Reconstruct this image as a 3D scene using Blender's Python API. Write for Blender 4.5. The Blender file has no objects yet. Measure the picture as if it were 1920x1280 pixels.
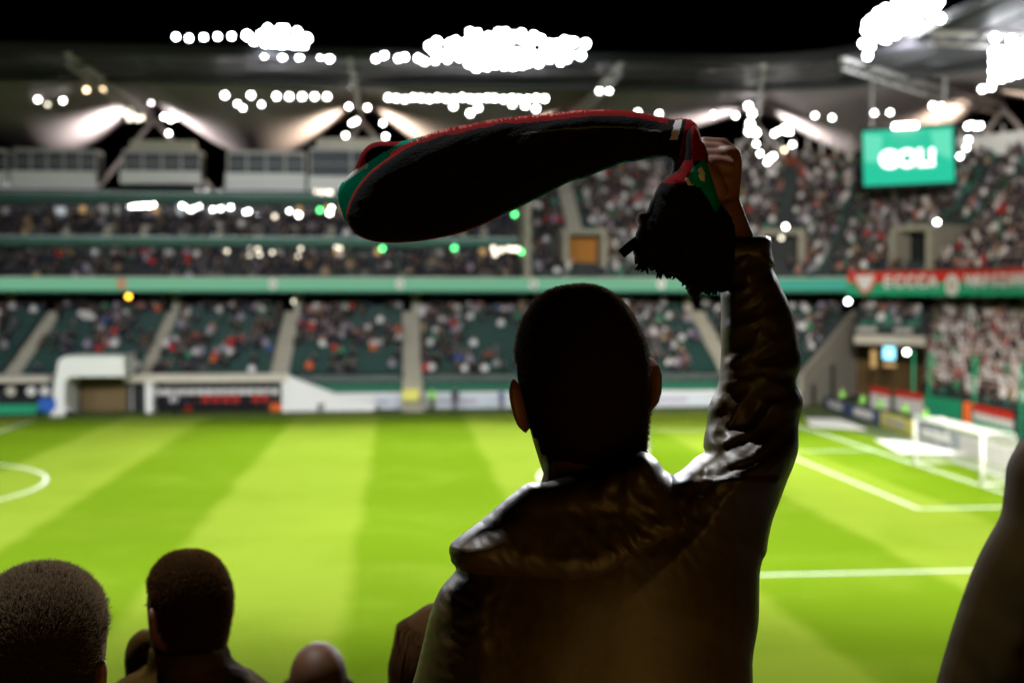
import bpy, bmesh, math, random
import numpy as np
from math import sin, cos, pi, radians as R
from mathutils import Vector, Matrix, noise
from mathutils.geometry import delaunay_2d_cdt
random.seed(7)
S = bpy.context.scene
C = S.collection

# ------------------------------------------------------------------ camera
F, TILT, YAW = 2269.0, 0.03837, 0.09304
CAM = Vector((25.68, -23.09, 8.811))
cam = bpy.data.cameras.new('camera'); co = bpy.data.objects.new('camera', cam); C.objects.link(co)
co.location = CAM; co.rotation_euler = (pi/2-TILT, 0, -YAW)
cam.sensor_width = 36; cam.lens = F/1920*36; cam.clip_end = 3000; cam.clip_start = .05
cam.dof.use_dof = True; cam.dof.focus_distance = 1.5; cam.dof.aperture_fstop = 3.9
S.camera = co
# ------------------------------------------------------------------ night sky, exposure
w = bpy.data.worlds.new("World"); S.world = w; w.use_nodes = True
wn = w.node_tree
sky = wn.nodes.new('ShaderNodeTexSky'); sky.sky_type = 'NISHITA'; sky.sun_disc = False
sky.sun_elevation = R(-5.5); sky.sun_rotation = R(200)
wn.links.new(sky.outputs[0], wn.nodes['Background'].inputs[0]); wn.nodes['Background'].inputs[1].default_value = .05
S.view_settings.view_transform = 'Standard'; S.view_settings.look = 'None'
S.view_settings.exposure = 0; S.view_settings.gamma = 1
S.cycles.use_denoising = True; S.cycles.sample_clamp_indirect = 4; S.cycles.sample_clamp_direct = 0
S.cycles.max_bounces = 5; S.cycles.diffuse_bounces = 2; S.cycles.glossy_bounces = 2
S.cycles.transparent_max_bounces = 8
S.cycles.caustics_reflective = False; S.cycles.caustics_refractive = False

# ------------------------------------------------------------------ camera maths (photo pixel -> world point)
cy_, sy_ = cos(YAW), sin(YAW); ct_, st_ = cos(TILT), sin(TILT)
def W(px, py, d2):
    u = (px-960)/F*d2; z2 = -(py-640)/F*d2
    d = d2*ct_+z2*st_; z = -d2*st_+z2*ct_
    return Vector((CAM.x+u*cy_+d*sy_, CAM.y-u*sy_+d*cy_, CAM.z+z))
def WY(px, py, Y):
    a = W(px, py, 1)-CAM; return CAM+a*((Y-CAM.y)/a.y)
def WX(px, py, X):
    a = W(px, py, 1)-CAM; return CAM+a*((X-CAM.x)/a.x)
def WG(px, py, z=0):
    a = W(px, py, 1)-CAM; return CAM+a*((z-CAM.z)/a.z)
def proj(P):
    p = Vector(P)-CAM
    x = p.x*cy_-p.y*sy_; d = p.x*sy_+p.y*cy_; z = p.z
    d2 = d*ct_-z*st_; z2 = d*st_+z*ct_
    return 960+F*x/d2, 640-F*z2/d2, d2
FWD = (W(960, 640, 1)-CAM).normalized()

# ------------------------------------------------------------------ materials
def pb(name, col, rough=.8, spec=.3, metal=0, emit=None, es=0, sheen=0):
    m = bpy.data.materials.new(name); m.use_nodes = True
    b = m.node_tree.nodes['Principled BSDF']
    b.inputs['Base Color'].default_value = (*col, 1); b.inputs['Roughness'].default_value = rough
    b.inputs['Specular IOR Level'].default_value = spec; b.inputs['Metallic'].default_value = metal
    if emit: b.inputs['Emission Color'].default_value = (*emit, 1); b.inputs['Emission Strength'].default_value = es
    if sheen: b.inputs['Sheen Weight'].default_value = sheen
    return m
def noisy(m, scale, amt, col2=None, bump=0, detail=4, coord='Object', stretch=(1, 1, 1)):
    nt = m.node_tree; b = nt.nodes['Principled BSDF']
    tc = nt.nodes.new('ShaderNodeTexCoord'); mp = nt.nodes.new('ShaderNodeMapping'); mp.inputs['Scale'].default_value = stretch
    nt.links.new(tc.outputs[coord], mp.inputs[0])
    n = nt.nodes.new('ShaderNodeTexNoise'); n.inputs['Scale'].default_value = scale; n.inputs['Detail'].default_value = detail
    nt.links.new(mp.outputs[0], n.inputs['Vector'])
    base = b.inputs['Base Color'].default_value[:]
    if amt:
        mx = nt.nodes.new('ShaderNodeMix'); mx.data_type = 'RGBA'
        mx.inputs[6].default_value = base
        mx.inputs[7].default_value = (*col2, 1) if col2 else tuple(c*(1-amt) for c in base[:3])+(1,)
        rp = nt.nodes.new('ShaderNodeMapRange'); rp.inputs[1].default_value = .35; rp.inputs[2].default_value = .65
        nt.links.new(n.outputs['Fac'], rp.inputs[0]); nt.links.new(rp.outputs[0], mx.inputs[0]); nt.links.new(mx.outputs[2], b.inputs['Base Color'])
    if bump:
        bp = nt.nodes.new('ShaderNodeBump'); bp.inputs['Strength'].default_value = bump; bp.inputs['Distance'].default_value = .01
        nt.links.new(n.outputs['Fac'], bp.inputs['Height']); nt.links.new(bp.outputs[0], b.inputs['Normal'])
    return m
def emis(name, col, s, sample=False):
    m = pb(name, (.02, .02, .02), emit=col, es=s)
    if not sample: m.cycles.emission_sampling = 'NONE'
    return m
M = {}
M['concrete'] = noisy(pb('concrete', (.36, .33, .27)), 3, .25)
M['stair'] = noisy(pb('stair_concrete', (.42, .39, .31)), 4, .2)
M['darkconc'] = noisy(pb('dark_concrete', (.045, .055, .055)), 2, .3)
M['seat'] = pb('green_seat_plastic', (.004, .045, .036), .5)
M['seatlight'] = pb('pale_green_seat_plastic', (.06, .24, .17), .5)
M['green'] = pb('green_fascia', (.01, .085, .055), .5)
M['greenwall'] = pb('green_parapet', (.012, .14, .08), .5)
M['rail'] = pb('rail_metal', (.35, .45, .42), .4, metal=.5)
M['white'] = pb('white_panel', (.82, .82, .80), .5)
M['cream'] = noisy(pb('cream_wall', (.62, .57, .48)), 2, .12)
M['dark'] = pb('dark_interior', (.012, .014, .016), .6)
M['glass'] = pb('dark_glass', (.008, .018, .026), .35, .25)
M['steel'] = pb('grey_steel', (.5, .48, .46), .5, metal=.1)
M['housing'] = pb('lamp_housing', (.03, .03, .03), .5)
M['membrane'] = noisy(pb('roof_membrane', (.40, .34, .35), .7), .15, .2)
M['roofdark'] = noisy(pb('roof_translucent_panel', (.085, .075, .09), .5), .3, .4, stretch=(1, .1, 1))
M['line'] = pb('white_line_paint', (.80, .82, .74), .8)
M['lamp'] = emis('lamp_lens_white', (1, .98, .95), 22)
M['lampblue'] = emis('flood_lens', (.92, .95, 1), 34)
M['lampwarm'] = emis('lamp_lens_warm', (1, .72, .42), 9)
M['lampamber'] = emis('lamp_lens_amber', (1, .45, .03), 10)
M['lampgreen'] = emis('lamp_lens_green', (.12, 1, .25), 6)
M['lampdim'] = emis('lamp_lens_dim', (1, .9, .7), 4)
M['ribbon'] = emis('ribbon_led', (.23, .64, .38), .62)
M['ribbon2'] = emis('ribbon_led_teal', (.06, .52, .36), .62)
M['screen'] = emis('screen_led', (.0, .60, .36), .95)
M['screenlight'] = emis('screen_led_pale', (.12, .80, .52), .95)
M['text'] = emis('screen_letters', (1, 1, 1), 3)
M['litwhite'] = emis('lit_room', (.9, .95, 1), .5)
M['litwarm'] = emis('lit_room_warm', (1, .62, .22), .6)
M['red'] = pb('red_cloth', (.62, .03, .015)); M['flagwhite'] = pb('white_cloth', (.75, .74, .72)); M['flaggreen'] = pb('green_cloth', (.02, .36, .18))
M['orange'] = pb('orange_cloth', (.8, .16, .03)); M['yellow'] = pb('yellow_panel', (.78, .72, .18)); M['navy'] = pb('navy_panel', (.05, .08, .2))
M['blue'] = pb('blue_cloth', (.03, .12, .5)); M['lav'] = pb('lavender_panel', (.5, .45, .55)); M['hiviz'] = pb('hiviz_cloth', (.35, .85, .15))
M['skin'] = pb('skin', (.44, .27, .21), .6); M['hair'] = pb('dark_hair', (.02, .015, .012), .7)
M['trousers'] = pb('dark_trousers', (.02, .022, .03), .8); M['black'] = pb('black_cloth', (.012, .012, .014), .8)
M['net'] = pb('net_cord', (.75, .75, .72), .8)
# grass with mown stripes
def grass_mat():
    m = pb('mown_grass', (.1, .2, .01), 1, 0); nt = m.node_tree; b = nt.nodes['Principled BSDF']
    tc = nt.nodes.new('ShaderNodeTexCoord'); sx = nt.nodes.new('ShaderNodeSeparateXYZ'); nt.links.new(tc.outputs['Object'], sx.inputs[0])
    def mt(op, a, bb=None, v=None):
        n = nt.nodes.new('ShaderNodeMath'); n.operation = op
        nt.links.new(a, n.inputs[0])
        if bb is not None: nt.links.new(bb, n.inputs[1])
        if v is not None: n.inputs[1].default_value = v
        return n.outputs[0]
    wv = nt.nodes.new('ShaderNodeTexNoise'); wv.inputs['Scale'].default_value = .6; nt.links.new(tc.outputs['Object'], wv.inputs['Vector'])
    xx = mt('ADD', sx.outputs[0], mt('MULTIPLY', wv.outputs['Fac'], v=.5))
    s = mt('SINE', mt('MULTIPLY', mt('ADD', xx, v=STRIPE_X), v=pi/STRIPE_W))
    s = mt('MULTIPLY', s, v=6); n = nt.nodes.new('ShaderNodeClamp'); n.inputs[1].default_value = -1
    nt.links.new(s, n.inputs[0]); f = mt('ADD', mt('MULTIPLY', n.outputs[0], v=.5), v=.5)
    # cross mowing inside
    s2 = mt('SINE', mt('MULTIPLY', sx.outputs[1], v=pi/5.5)); s2 = mt('MULTIPLY', s2, v=5)
    n2 = nt.nodes.new('ShaderNodeClamp'); n2.inputs[1].default_value = -1; nt.links.new(s2, n2.inputs[0])
    f = mt('ADD', f, mt('MULTIPLY', n2.outputs[0], v=.10))
    nz = nt.nodes.new('ShaderNodeTexNoise'); nz.inputs['Scale'].default_value = .35; nz.inputs['Detail'].default_value = 8; nt.links.new(tc.outputs['Object'], nz.inputs['Vector'])
    nf = nt.nodes.new('ShaderNodeTexNoise'); nf.inputs['Scale'].default_value = 6; nf.inputs['Detail'].default_value = 6; nt.links.new(tc.outputs['Object'], nf.inputs['Vector'])
    f = mt('ADD', f, mt('MULTIPLY', mt('SUBTRACT', nz.outputs['Fac'], v=.5), v=1.3))
    f = mt('ADD', f, mt('MULTIPLY', mt('SUBTRACT', nf.outputs['Fac'], v=.5), v=1.3))
    mx = nt.nodes.new('ShaderNodeMix'); mx.data_type = 'RGBA'; nt.links.new(f, mx.inputs[0])
    mx.inputs[6].default_value = (.122, .212, .008, 1); mx.inputs[7].default_value = (.205, .292, .026, 1)
    nt.links.new(mx.outputs[2], b.inputs['Base Color'])
    return m
a1 = WG(715, 790).x; a2 = WG(880, 790).x
STRIPE_W = abs(a2-a1); STRIPE_X = -a2
M['grass'] = grass_mat()
M['track'] = noisy(pb('worn_turf_track', (.085, .125, .03), .9), 1.5, .4)

# ------------------------------------------------------------------ mesh helpers
class MB:
    def __init__(s): s.v = []; s.f = []; s.m = []
    def quadbox(s, c, ex, ey, ez, mi=0):
        """box: centre c, half-extent vectors"""
        c = Vector(c); n = len(s.v)
        for k in (-1, 1):
            for a, b in ((-1, -1), (1, -1), (1, 1), (-1, 1)):
                s.v.append(tuple(c+ex*a+ey*b+ez*k))
        for q in ((3, 2, 1, 0), (4, 5, 6, 7), (0, 1, 5, 4), (1, 2, 6, 5), (2, 3, 7, 6), (3, 0, 4, 7)):
            s.f.append(tuple(n+i for i in q)); s.m.append(mi)
        return s
    def box(s, x0, x1, y0, y1, z0, z1, mi=0):
        return s.quadbox(((x0+x1)/2, (y0+y1)/2, (z0+z1)/2), Vector(((x1-x0)/2, 0, 0)), Vector((0, (y1-y0)/2, 0)), Vector((0, 0, (z1-z0)/2)), mi)
    def quad(s, a, b, c, d, mi=0):
        n = len(s.v); s.v += [tuple(a), tuple(b), tuple(c), tuple(d)]; s.f.append((n, n+1, n+2, n+3)); s.m.append(mi); return s
    def tube(s, pts, rads, seg=8, mi=0, squash=None):
        pts = [Vector(p) for p in pts]
        if not hasattr(rads, '__len__'): rads = [rads]*len(pts)
        n0 = len(s.v); k = len(pts)
        prev = None
        for i, p in enumerate(pts):
            t = (pts[min(i+1, k-1)]-pts[max(i-1, 0)]).normalized()
            if prev is None:
                up = Vector((0, 0, 1)) if abs(t.z) < .9 else Vector((1, 0, 0)); a = t.cross(up).normalized()
            else: a = (prev-t*prev.dot(t)).normalized()
            prev = a; b = t.cross(a)
            r = rads[i]
            for j in range(seg):
                th = 2*pi*j/seg; s.v.append(tuple(p+a*cos(th)*r+b*sin(th)*r*(squash or 1)))
        for i in range(k-1):
            for j in range(seg):
                j2 = (j+1) % seg
                s.f.append((n0+i*seg+j, n0+i*seg+j2, n0+(i+1)*seg+j2, n0+(i+1)*seg+j)); s.m.append(mi)
        s.f.append(tuple(n0+j for j in reversed(range(seg)))); s.m.append(mi)
        s.f.append(tuple(n0+(k-1)*seg+j for j in range(seg))); s.m.append(mi)
        return s
    def loft(s, rings, seg=12, mi=0):
        """rings: (centre, ax, ay) with ax, ay half axis vectors"""
        n0 = len(s.v); k = len(rings)
        for c, ax, ay in rings:
            for j in range(seg):
                th = 2*pi*j/seg; s.v.append(tuple(Vector(c)+Vector(ax)*cos(th)+Vector(ay)*sin(th)))
        for i in range(k-1):
            for j in range(seg):
                j2 = (j+1) % seg
                s.f.append((n0+i*seg+j, n0+i*seg+j2, n0+(i+1)*seg+j2, n0+(i+1)*seg+j)); s.m.append(mi)
        s.f.append(tuple(n0+j for j in reversed(range(seg)))); s.m.append(mi)
        s.f.append(tuple(n0+(k-1)*seg+j for j in range(seg))); s.m.append(mi)
        return s
    def mesh(s, name, mats, smooth=False):
        me = bpy.data.meshes.new(name); me.from_pydata(s.v, [], s.f)
        for m in (mats if isinstance(mats, (list, tuple)) else [mats]): me.materials.append(m)
        me.polygons.foreach_set('material_index', s.m)
        if smooth: me.polygons.foreach_set('use_smooth', [True]*len(s.f))
        me.update(); return me
    def obj(s, name, mats, parent=None, smooth=False, **props):
        return link(name, s.mesh(name, mats, smooth), parent, **props)
def link(name, data, parent=None, **props):
    o = bpy.data.objects.new(name, data); C.objects.link(o)
    if parent:
        o.parent = parent
        if parent.location.length: o.matrix_parent_inverse = Matrix.Translation(parent.location).inverted()
    for k, v in props.items(): o[k] = v
    return o
def thing(name, label, cat, loc=(0, 0, 0), group=None):
    o = link(name, None, label=label, category=cat); o.location = loc; o.empty_display_size = .3
    if group: o['group'] = group
    return o
ORD = ['first', 'second', 'third', 'fourth', 'fifth', 'sixth', 'seventh', 'eighth', 'ninth', 'tenth', 'eleventh', 'twelfth', 'thirteenth', 'fourteenth', 'fifteenth', 'sixteenth', 'seventeenth', 'eighteenth', 'nineteenth', 'twentieth']

# ------------------------------------------------------------------ lamps
def area(name, loc, target, power, size, col=(1, 1, 1), spot=None, spread=None):
    if spot:
        l = bpy.data.lights.new(name, 'SPOT'); l.spot_size = R(spot); l.spot_blend = .8; l.shadow_soft_size = size
    else:
        l = bpy.data.lights.new(name, 'AREA'); l.size = size
        if spread: l.spread = R(spread)
    l.energy = power; l.color = col
    o = bpy.data.objects.new(name, l); C.objects.link(o); o.location = loc
    o.rotation_euler = (Vector(target)-Vector(loc)).to_track_quat('-Z', 'Y').to_euler(); return o
    return o
LVL = .46
def flood(x, y, z, tx, ty, tz, E, spot=75, col=(.97, .98, 1), size=2.5, blend=.8):
    r = (Vector((x, y, z))-Vector((tx, ty, tz))).length
    area('floodlight_beam', (x, y, z), (tx, ty, tz), E*LVL*39.5*r*r, size, col, spot=spot).data.spot_blend = blend
# own-side roof edge
for x in (-22, 2, 24, 46): flood(x, -7, 27, x*.8+6, 37, 0, 1.2, 70, blend=.6)
flood(36, -7, 27, 64, 52, 8, 1.9, 50, (1, .93, .82), blend=.6)
flood(57, 2, 27, 43, 24, 0, 1.5, 78, (1, .95, .84))
flood(10, -7, 27, 12, 16, 0, .8, 62, (1, .97, .9))
flood(34, -7, 27, 36, 14, 0, .9, 62, (1, .95, .85))
# far roof edge: one beam per visible bank
def bank(px, py, d, tx, ty, E, spot, col=(.97, .98, 1), size=2.5):
    p = W(px, py, d); flood(p.x, p.y, p.z, tx, ty, 0, E, spot, col, size)
bank(470, 86, 94.6, 6, 30, 1.75, 84, size=1.6)
bank(950, 96, 94.6, 26, 28, 1.9, 84, size=2)
bank(-300, 86, 94.6, -16, 30, 1.2, 84)
bank(1690, 45, 91, 44, 28, 3.0, 84, size=1.6)
bank(1895, 110, 84, 42, 22, 1.5, 84, size=1.6)
# spill of the same banks on the roof panels just behind them
for px, py, d, e in ((500, 118, 94.3, 900), (880, 122, 94.3, 1000), (1020, 122, 94.3, 1000), (1690, 112, 91, 1500), (1880, 150, 86, 1500)):
    p = W(px, py, d); area('floodlight_spill', p, p+Vector((.6, 3, 2.2)), e*2.2, .6, (.9, .95, 1), spot=150)
# same banks toward the near stand (rim light on the people)
for px, py, d, e in ((1690, 45, 90.8, 90000), (600, 90, 94.4, 22000)):
    area('floodlight_beam', W(px, py, d), (26, -21, 8.5), e, 2, (.98, .98, 1), spot=24)
# lamp under the near stand's own roof, above and left of the people
area('near_roof_lamp', (22.6, -16.6, 20.5), (25.8, -21.5, 8.4), 10000, .2, (.96, .98, 1), spot=36)
# unseen warm fill light, added behind and below the standing people
area('warm_fill', (27.2, -24.8, 6.9), (26.0, -21.2, 8.1), 48, 3.4, (1, .58, .12))

# ------------------------------------------------------------------ pitch (setting)
g = MB(); g.quad((-110, -50, -.06), (190, -50, -.06), (190, 230, -.06), (-110, 230, -.06)); g.obj('ground', M['darkconc'], kind='structure')
FAR = 64.6
g = MB(); g.quad((-66, -8, -.01), (64, -8, -.01), (64, 80, -.01), (-66, 80, -.01)); g.obj('track', M['track'], kind='structure')
g = MB(); g.quad((-56, -3, 0), (55.0, -3, 0), (55.0, FAR+2.2, 0), (-56, FAR+2.2, 0)); g.obj('pitch', M['grass'], kind='structure')
g = MB(); lw = .075
def hline(x0, x1, y): g.quad((x0, y-lw, .008), (x1, y-lw, .008), (x1, y+lw, .008), (x0, y+lw, .008))
def vline(x, y0, y1): g.quad((x-lw, y0, .006), (x+lw, y0, .006), (x+lw, y1, .006), (x-lw, y1, .006))
for y in (0, FAR): hline(-52.5, 52.5, y)
for x in (-52.5, 0, 52.5): vline(x, 0, FAR)
for s in (1, -1):
    hline(min(s*36, s*52.5), max(s*36, s*52.5), 13.84); hline(min(s*36, s*52.5), max(s*36, s*52.5), 54.16); vline(s*36, 13.84, 54.16)
    hline(min(s*47, s*52.5), max(s*47, s*52.5), 24.84); hline(min(s*47, s*52.5), max(s*47, s*52.5), 43.16); vline(s*47, 24.84, 43.16)
def arc(cx, cy, r, a0, a1, n):
    for i in range(n):
        t0 = a0+(a1-a0)*i/n; t1 = a0+(a1-a0)*(i+1)/n
        q = [(cx+(r+e)*cos(t), cy+(r+e)*sin(t), .01) for t, e in ((t0, -lw), (t0, lw), (t1, lw), (t1, -lw))]
        g.quad(q[0], q[1], q[2], q[3])
arc(0, 34, 9.15, 0, 2*pi, 96); arc(41.5, 34, 9.15, pi-.926, pi+.926, 40)
g.obj('pitch_markings', M['line'], kind='structure')
# white advertising carpets beside the goal
for i, (q, lab) in enumerate(((((1510, 784), (1575, 785), (1625, 806), (1520, 799)), 'white advertising carpet lying behind goal line near the corner'),
                         (((1640, 824), (1700, 828), (1822, 852), (1690, 850)), 'white advertising carpet lying just behind the goal'))):
    a, b, c, d = [WG(x, y) for x, y in q]
    b1 = MB(); top = [Vector((p.x, p.y, .03)) for p in (a, b, c, d)]; bot = [Vector((p.x, p.y, -.005)) for p in (a, b, c, d)]
    n = len(b1.v); b1.v += [tuple(p) for p in bot+top]
    for f in ((0, 1, 2, 3), (7, 6, 5, 4), (0, 4, 5, 1), (1, 5, 6, 2), (2, 6, 7, 3), (3, 7, 4, 0)): b1.f.append(f); b1.m.append(0)
    b1.obj('advertising_carpet', M['flagwhite'], label=lab, category='carpet', group='advertising carpets by the goal')

# ------------------------------------------------------------------ goal
gl = thing('goal', 'white football goal with net standing on the right-hand goal line', 'goal', (52.5, 34, 0))
for y in (30.34, 37.66): MB().tube([(52.5, y, 0), (52.5, y, 2.44)], .085, 12).obj('post', M['white'], gl, True)
MB().tube([(52.5, 30.26, 2.44), (52.5, 37.74, 2.44)], .085, 12).obj('crossbar', M['white'], gl, True)
b1 = MB()
for y in (30.34, 37.66): b1.tube([(52.5, y, 2.4), (54.0, y, 2.4), (54.7, y, .06), (52.6, y, .06)], .04, 6)
b1.tube([(54.7, 30.34, .06), (54.7, 37.66, .06)], .05, 6)
b1.obj('rear_frame', M['white'], gl)
b1 = MB(); r = .013
def cord(a, b): b1.tube([a, b], r, 3)
for i in range(0, 41):
    y = 30.34+7.32*i/40; cord((52.52, y, 2.42), (54.0, y, 2.38)); cord((54.0, y, 2.38), (54.7, y, .05))
for i in range(1, 12):
    z = 2.38*i/12; x = 54.7-(z/2.38)*.7; cord((x, 30.34, z), (x, 37.66, z))
    for y in (30.34, 37.66): cord((52.5, y, z), (x, y, z))
for i in range(1, 6):
    x = 52.5+1.5*i/6; cord((x, 30.34, 2.41), (x, 37.66, 2.41))
    for y in (30.34, 37.66): cord((x, y, 0), (x, y, 2.4))
b1.obj('net', M['net'], gl)

# ------------------------------------------------------------------ bowl geometry
CX, CY, R0, Y0 = 52.0, 62.5, 9.0, 71.5
AL = R0*pi/2
def bp(t, o, z=0):
    if t <= 0: return Vector((CX+t, Y0+o, z))
    if t < AL:
        th = t/R0; return Vector((CX+(R0+o)*sin(th), CY+(R0+o)*cos(th), z))
    return Vector((CX+R0+o, CY-(t-AL), z))
def bframe(t):
    th = 0 if t <= 0 else min(t/R0, pi/2)
    return Vector((cos(th), -sin(th), 0)), Vector((sin(th), cos(th), 0))   # along, outward
def stretch(t, o): return (R0+o)/R0 if 0 < t < AL else 1.0
def tpx(px, o, z=9, lo=-85, hi=60):
    for _ in range(50):
        m = (lo+hi)/2
        if proj(bp(m, o, z))[0] < px: lo = m
        else: hi = m
    return (lo+hi)/2
def tsamples(t0, t1):
    ts = [t0]; t = t0
    while t < t1:
        step = 6 if (t < -.01 or t >= AL) else R0*pi/2/16
        nt = t+step
        if t < 0 < nt: nt = 0
        if t < AL < nt: nt = AL
        nt = min(nt, t1); ts.append(nt); t = nt
    return ts
def sweep(b, t0, t1, prof, mi=0, closed=True):
    """prof: list of (o, z); closed cross-section, capped; t0/t1 may be functions of o"""
    f0 = t0 if callable(t0) else (lambda o: t0); f1 = t1 if callable(t1) else (lambda o: t1)
    ts = tsamples(f0(prof[0][0]), f1(prof[0][0])); a0, a1 = ts[0], ts[-1]
    n0 = len(b.v); k = len(prof)
    for t in ts:
        u = (t-a0)/(a1-a0+1e-9)
        for o, z in prof:
            tt = t if not (callable(t0) or callable(t1)) else f0(o)+(f1(o)-f0(o))*u
            b.v.append(tuple(bp(tt, o, z)))
    for i in range(len(ts)-1):
        for j in range(k if closed else k-1):
            j2 = (j+1) % k
            b.f.append((n0+i*k+j, n0+(i+1)*k+j, n0+(i+1)*k+j2, n0+i*k+j2)); b.m.append(mi)
    if closed:
        b.f.append(tuple(n0+j for j in range(k))); b.m.append(mi)
        b.f.append(tuple(n0+(len(ts)-1)*k+j for j in reversed(range(k)))); b.m.append(mi)
    return b
def tier_prof(o0, o1, z0, z1, n, base):
    p = [(o0, base)]
    for i in range(n):
        oa = o0+(o1-o0)*i/n; ob = o0+(o1-o0)*(i+1)/n; z = z0+(z1-z0)*i/max(1, n-1)
        p += [(oa, z), (ob, z)]
    p.append((o1, base)); return p
CROWD = []      # (pos, yaw, standing, colour, d)
PAL = {'black': (.012, .012, .015), 'navy': (.015, .02, .045), 'grey': (.09, .09, .1), 'dark_green': (.01, .05, .03), 'brown': (.06, .03, .02),
       'white': (.8, .78, .78), 'lilac': (.35, .30, .40), 'red': (.5, .02, .02), 'orange': (.7, .13, .03), 'blue': (.04, .09, .3), 'beige': (.36, .25, .15), 'pink': (.42, .17, .15), 'green': (.02, .35, .16), 'light_grey': (.33, .33, .36)}
DARKS = ['black']*7+['navy']*3+['grey']*2+['brown', 'dark_green']
LONG = DARKS*3+['white']*5+['lilac']*3+['white', 'white', 'blue', 'beige', 'pink', 'light_grey', 'light_grey', 'green']+(['red', 'orange'])
END = DARKS+['white']*9+['light_grey']*3+['beige', 'pink', 'green', 'red']
UPR = DARKS*2+['white']*5+['light_grey']*3+['beige', 'lilac', 'pink', 'red']
def seats_and_people(bs, t0, t1, o0, o1, z0, z1, n, gaps, dens, pal, stand, zone, holes=()):
    """gaps: list of (t centre, half-width); people go into CROWD"""
    f0 = t0 if callable(t0) else (lambda o: t0); f1 = t1 if callable(t1) else (lambda o: t1)
    for i in range(n):
        o = o0+(o1-o0)*(i+.5)/n; z = z0+(z1-z0)*i/max(1, n-1)
        t = f0(o)+.4; cnt = 0
        while t < f1(o)-.3:
            st = stretch(t, o); al, ou = bframe(t)
            if not any(abs(t-c)*st < h for c, h in gaps) and not any(a < t < b and i in rr for a, b, rr in holes):
                P = bp(t, o, z); x, y, d = proj(P+Vector((0, 0, .6)))
                if -60 < x < 1980:
                    if bs is not None:
                        bs.quadbox(P+Vector((0, 0, .62))+ou*.20, al*.22, Vector((0, 0, .2)), ou*.025)
                        bs.quadbox(P+Vector((0, 0, .42))+ou*.0, al*.22, ou*.19, Vector((0, 0, .025)))
                    dd = dens(t, i/n) if callable(dens) else dens
                    if random.random() < dd:
                        CROWD.append((P-ou*.05+Vector((random.uniform(-.05, .05), 0, 0)), math.atan2(ou.y, ou.x)-pi/2+random.uniform(-.3, .3), random.random() < stand, random.choice(pal), d, zone, i, cnt)); cnt += 1
            t += .52/st
def stair(name, parent, t, o0, o1, z0, z1, n, w, mat, drop=.0):
    b = MB(); al, ou = bframe(t); st = stretch(t, (o0+o1)/2)
    for i in range(n):
        oa = o0+(o1-o0)*i/n; ob = o0+(o1-o0)*(i+1)/n; z = z0+(z1-z0)*(i+1)/n
        b.quadbox(bp(t, (oa+ob)/2, (z0-drop+z)/2-.02), al*w/2, ou*((ob-oa)/2), Vector((0, 0, (z-z0+drop)/2+.02)))
    return b.obj(name, mat, parent)
# ------------------------------------------------------------------ far grandstand, lower tier
T985 = tpx(985, 12, 12)
TW = lambda o: tpx(1497+(o/14.0)*103, o, 4)
fs = thing('grandstand', 'long green-seated grandstand across the pitch with mid-level boxes', 'grandstand', bp(-40, 0))
LOW = (0.6, 14, 2.3, 7.1, 17)
sweep(MB(), -85, TW, tier_prof(*LOW[:4], LOW[4], 0)).obj('terrace', M['darkconc'], fs)
aisle_px = [-110, 110, 330, 550, 770, 1035, 1305]
lg = [(tpx(p, 14, 7), .75) for p in aisle_px]
bs = MB(); blob = [(random.uniform(-60, 15), random.uniform(0, 1), random.uniform(2, 5)) for _ in range(16)]
def dlow(t, v):
    k = .66 if v > .35 else .42
    for bt, bv, br in blob:
        if abs(t-bt) < br and abs(v-bv) < .2: k *= .22
    if v > .9: k = .5
    return k
seats_and_people(bs, -72, lambda o: TW(o), LOW[0], LOW[1], LOW[2], LOW[3], LOW[4], lg, dlow, LONG, .12, 'low')
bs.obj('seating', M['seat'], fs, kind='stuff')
for (t, h), p in zip(lg, aisle_px):
    stair('stair_aisle', fs, t, .4, 14, 2.2, 7.35, 24, 1.5, M['stair'])
    if p == 770: stair('front_steps', fs, t, -2.8, .38, 0, 2.2, 11, 1.6, M['stair'])
# concourse behind: slab, back wall, columns
sweep(MB(), -85, TW, [(14, 0), (14, 7.1), (19, 7.1), (19, 0)]).obj('concourse_floor', M['darkconc'], fs)
sweep(MB(), -85, 30, [(18.6, 7.1), (18.6, 9.0), (19, 9.0), (19, 7.1)]).obj('back_wall', M['dark'], fs)
sweep(MB(), -85, 60, [(9.7, 9.0), (9.7, 9.25), (20.5, 9.25), (20.5, 9.0)]).obj('upper_deck_slab', M['darkconc'], fs)
for p in (20, 330, 560, 780, 1010, 1290):
    t = tpx(p, 14.5, 8); P = bp(t, 14.6); MB().tube([(P.x, P.y, 7.1), (P.x, P.y, 9.0)], .38, 12).obj('column', M['cream'], fs, True)
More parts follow.
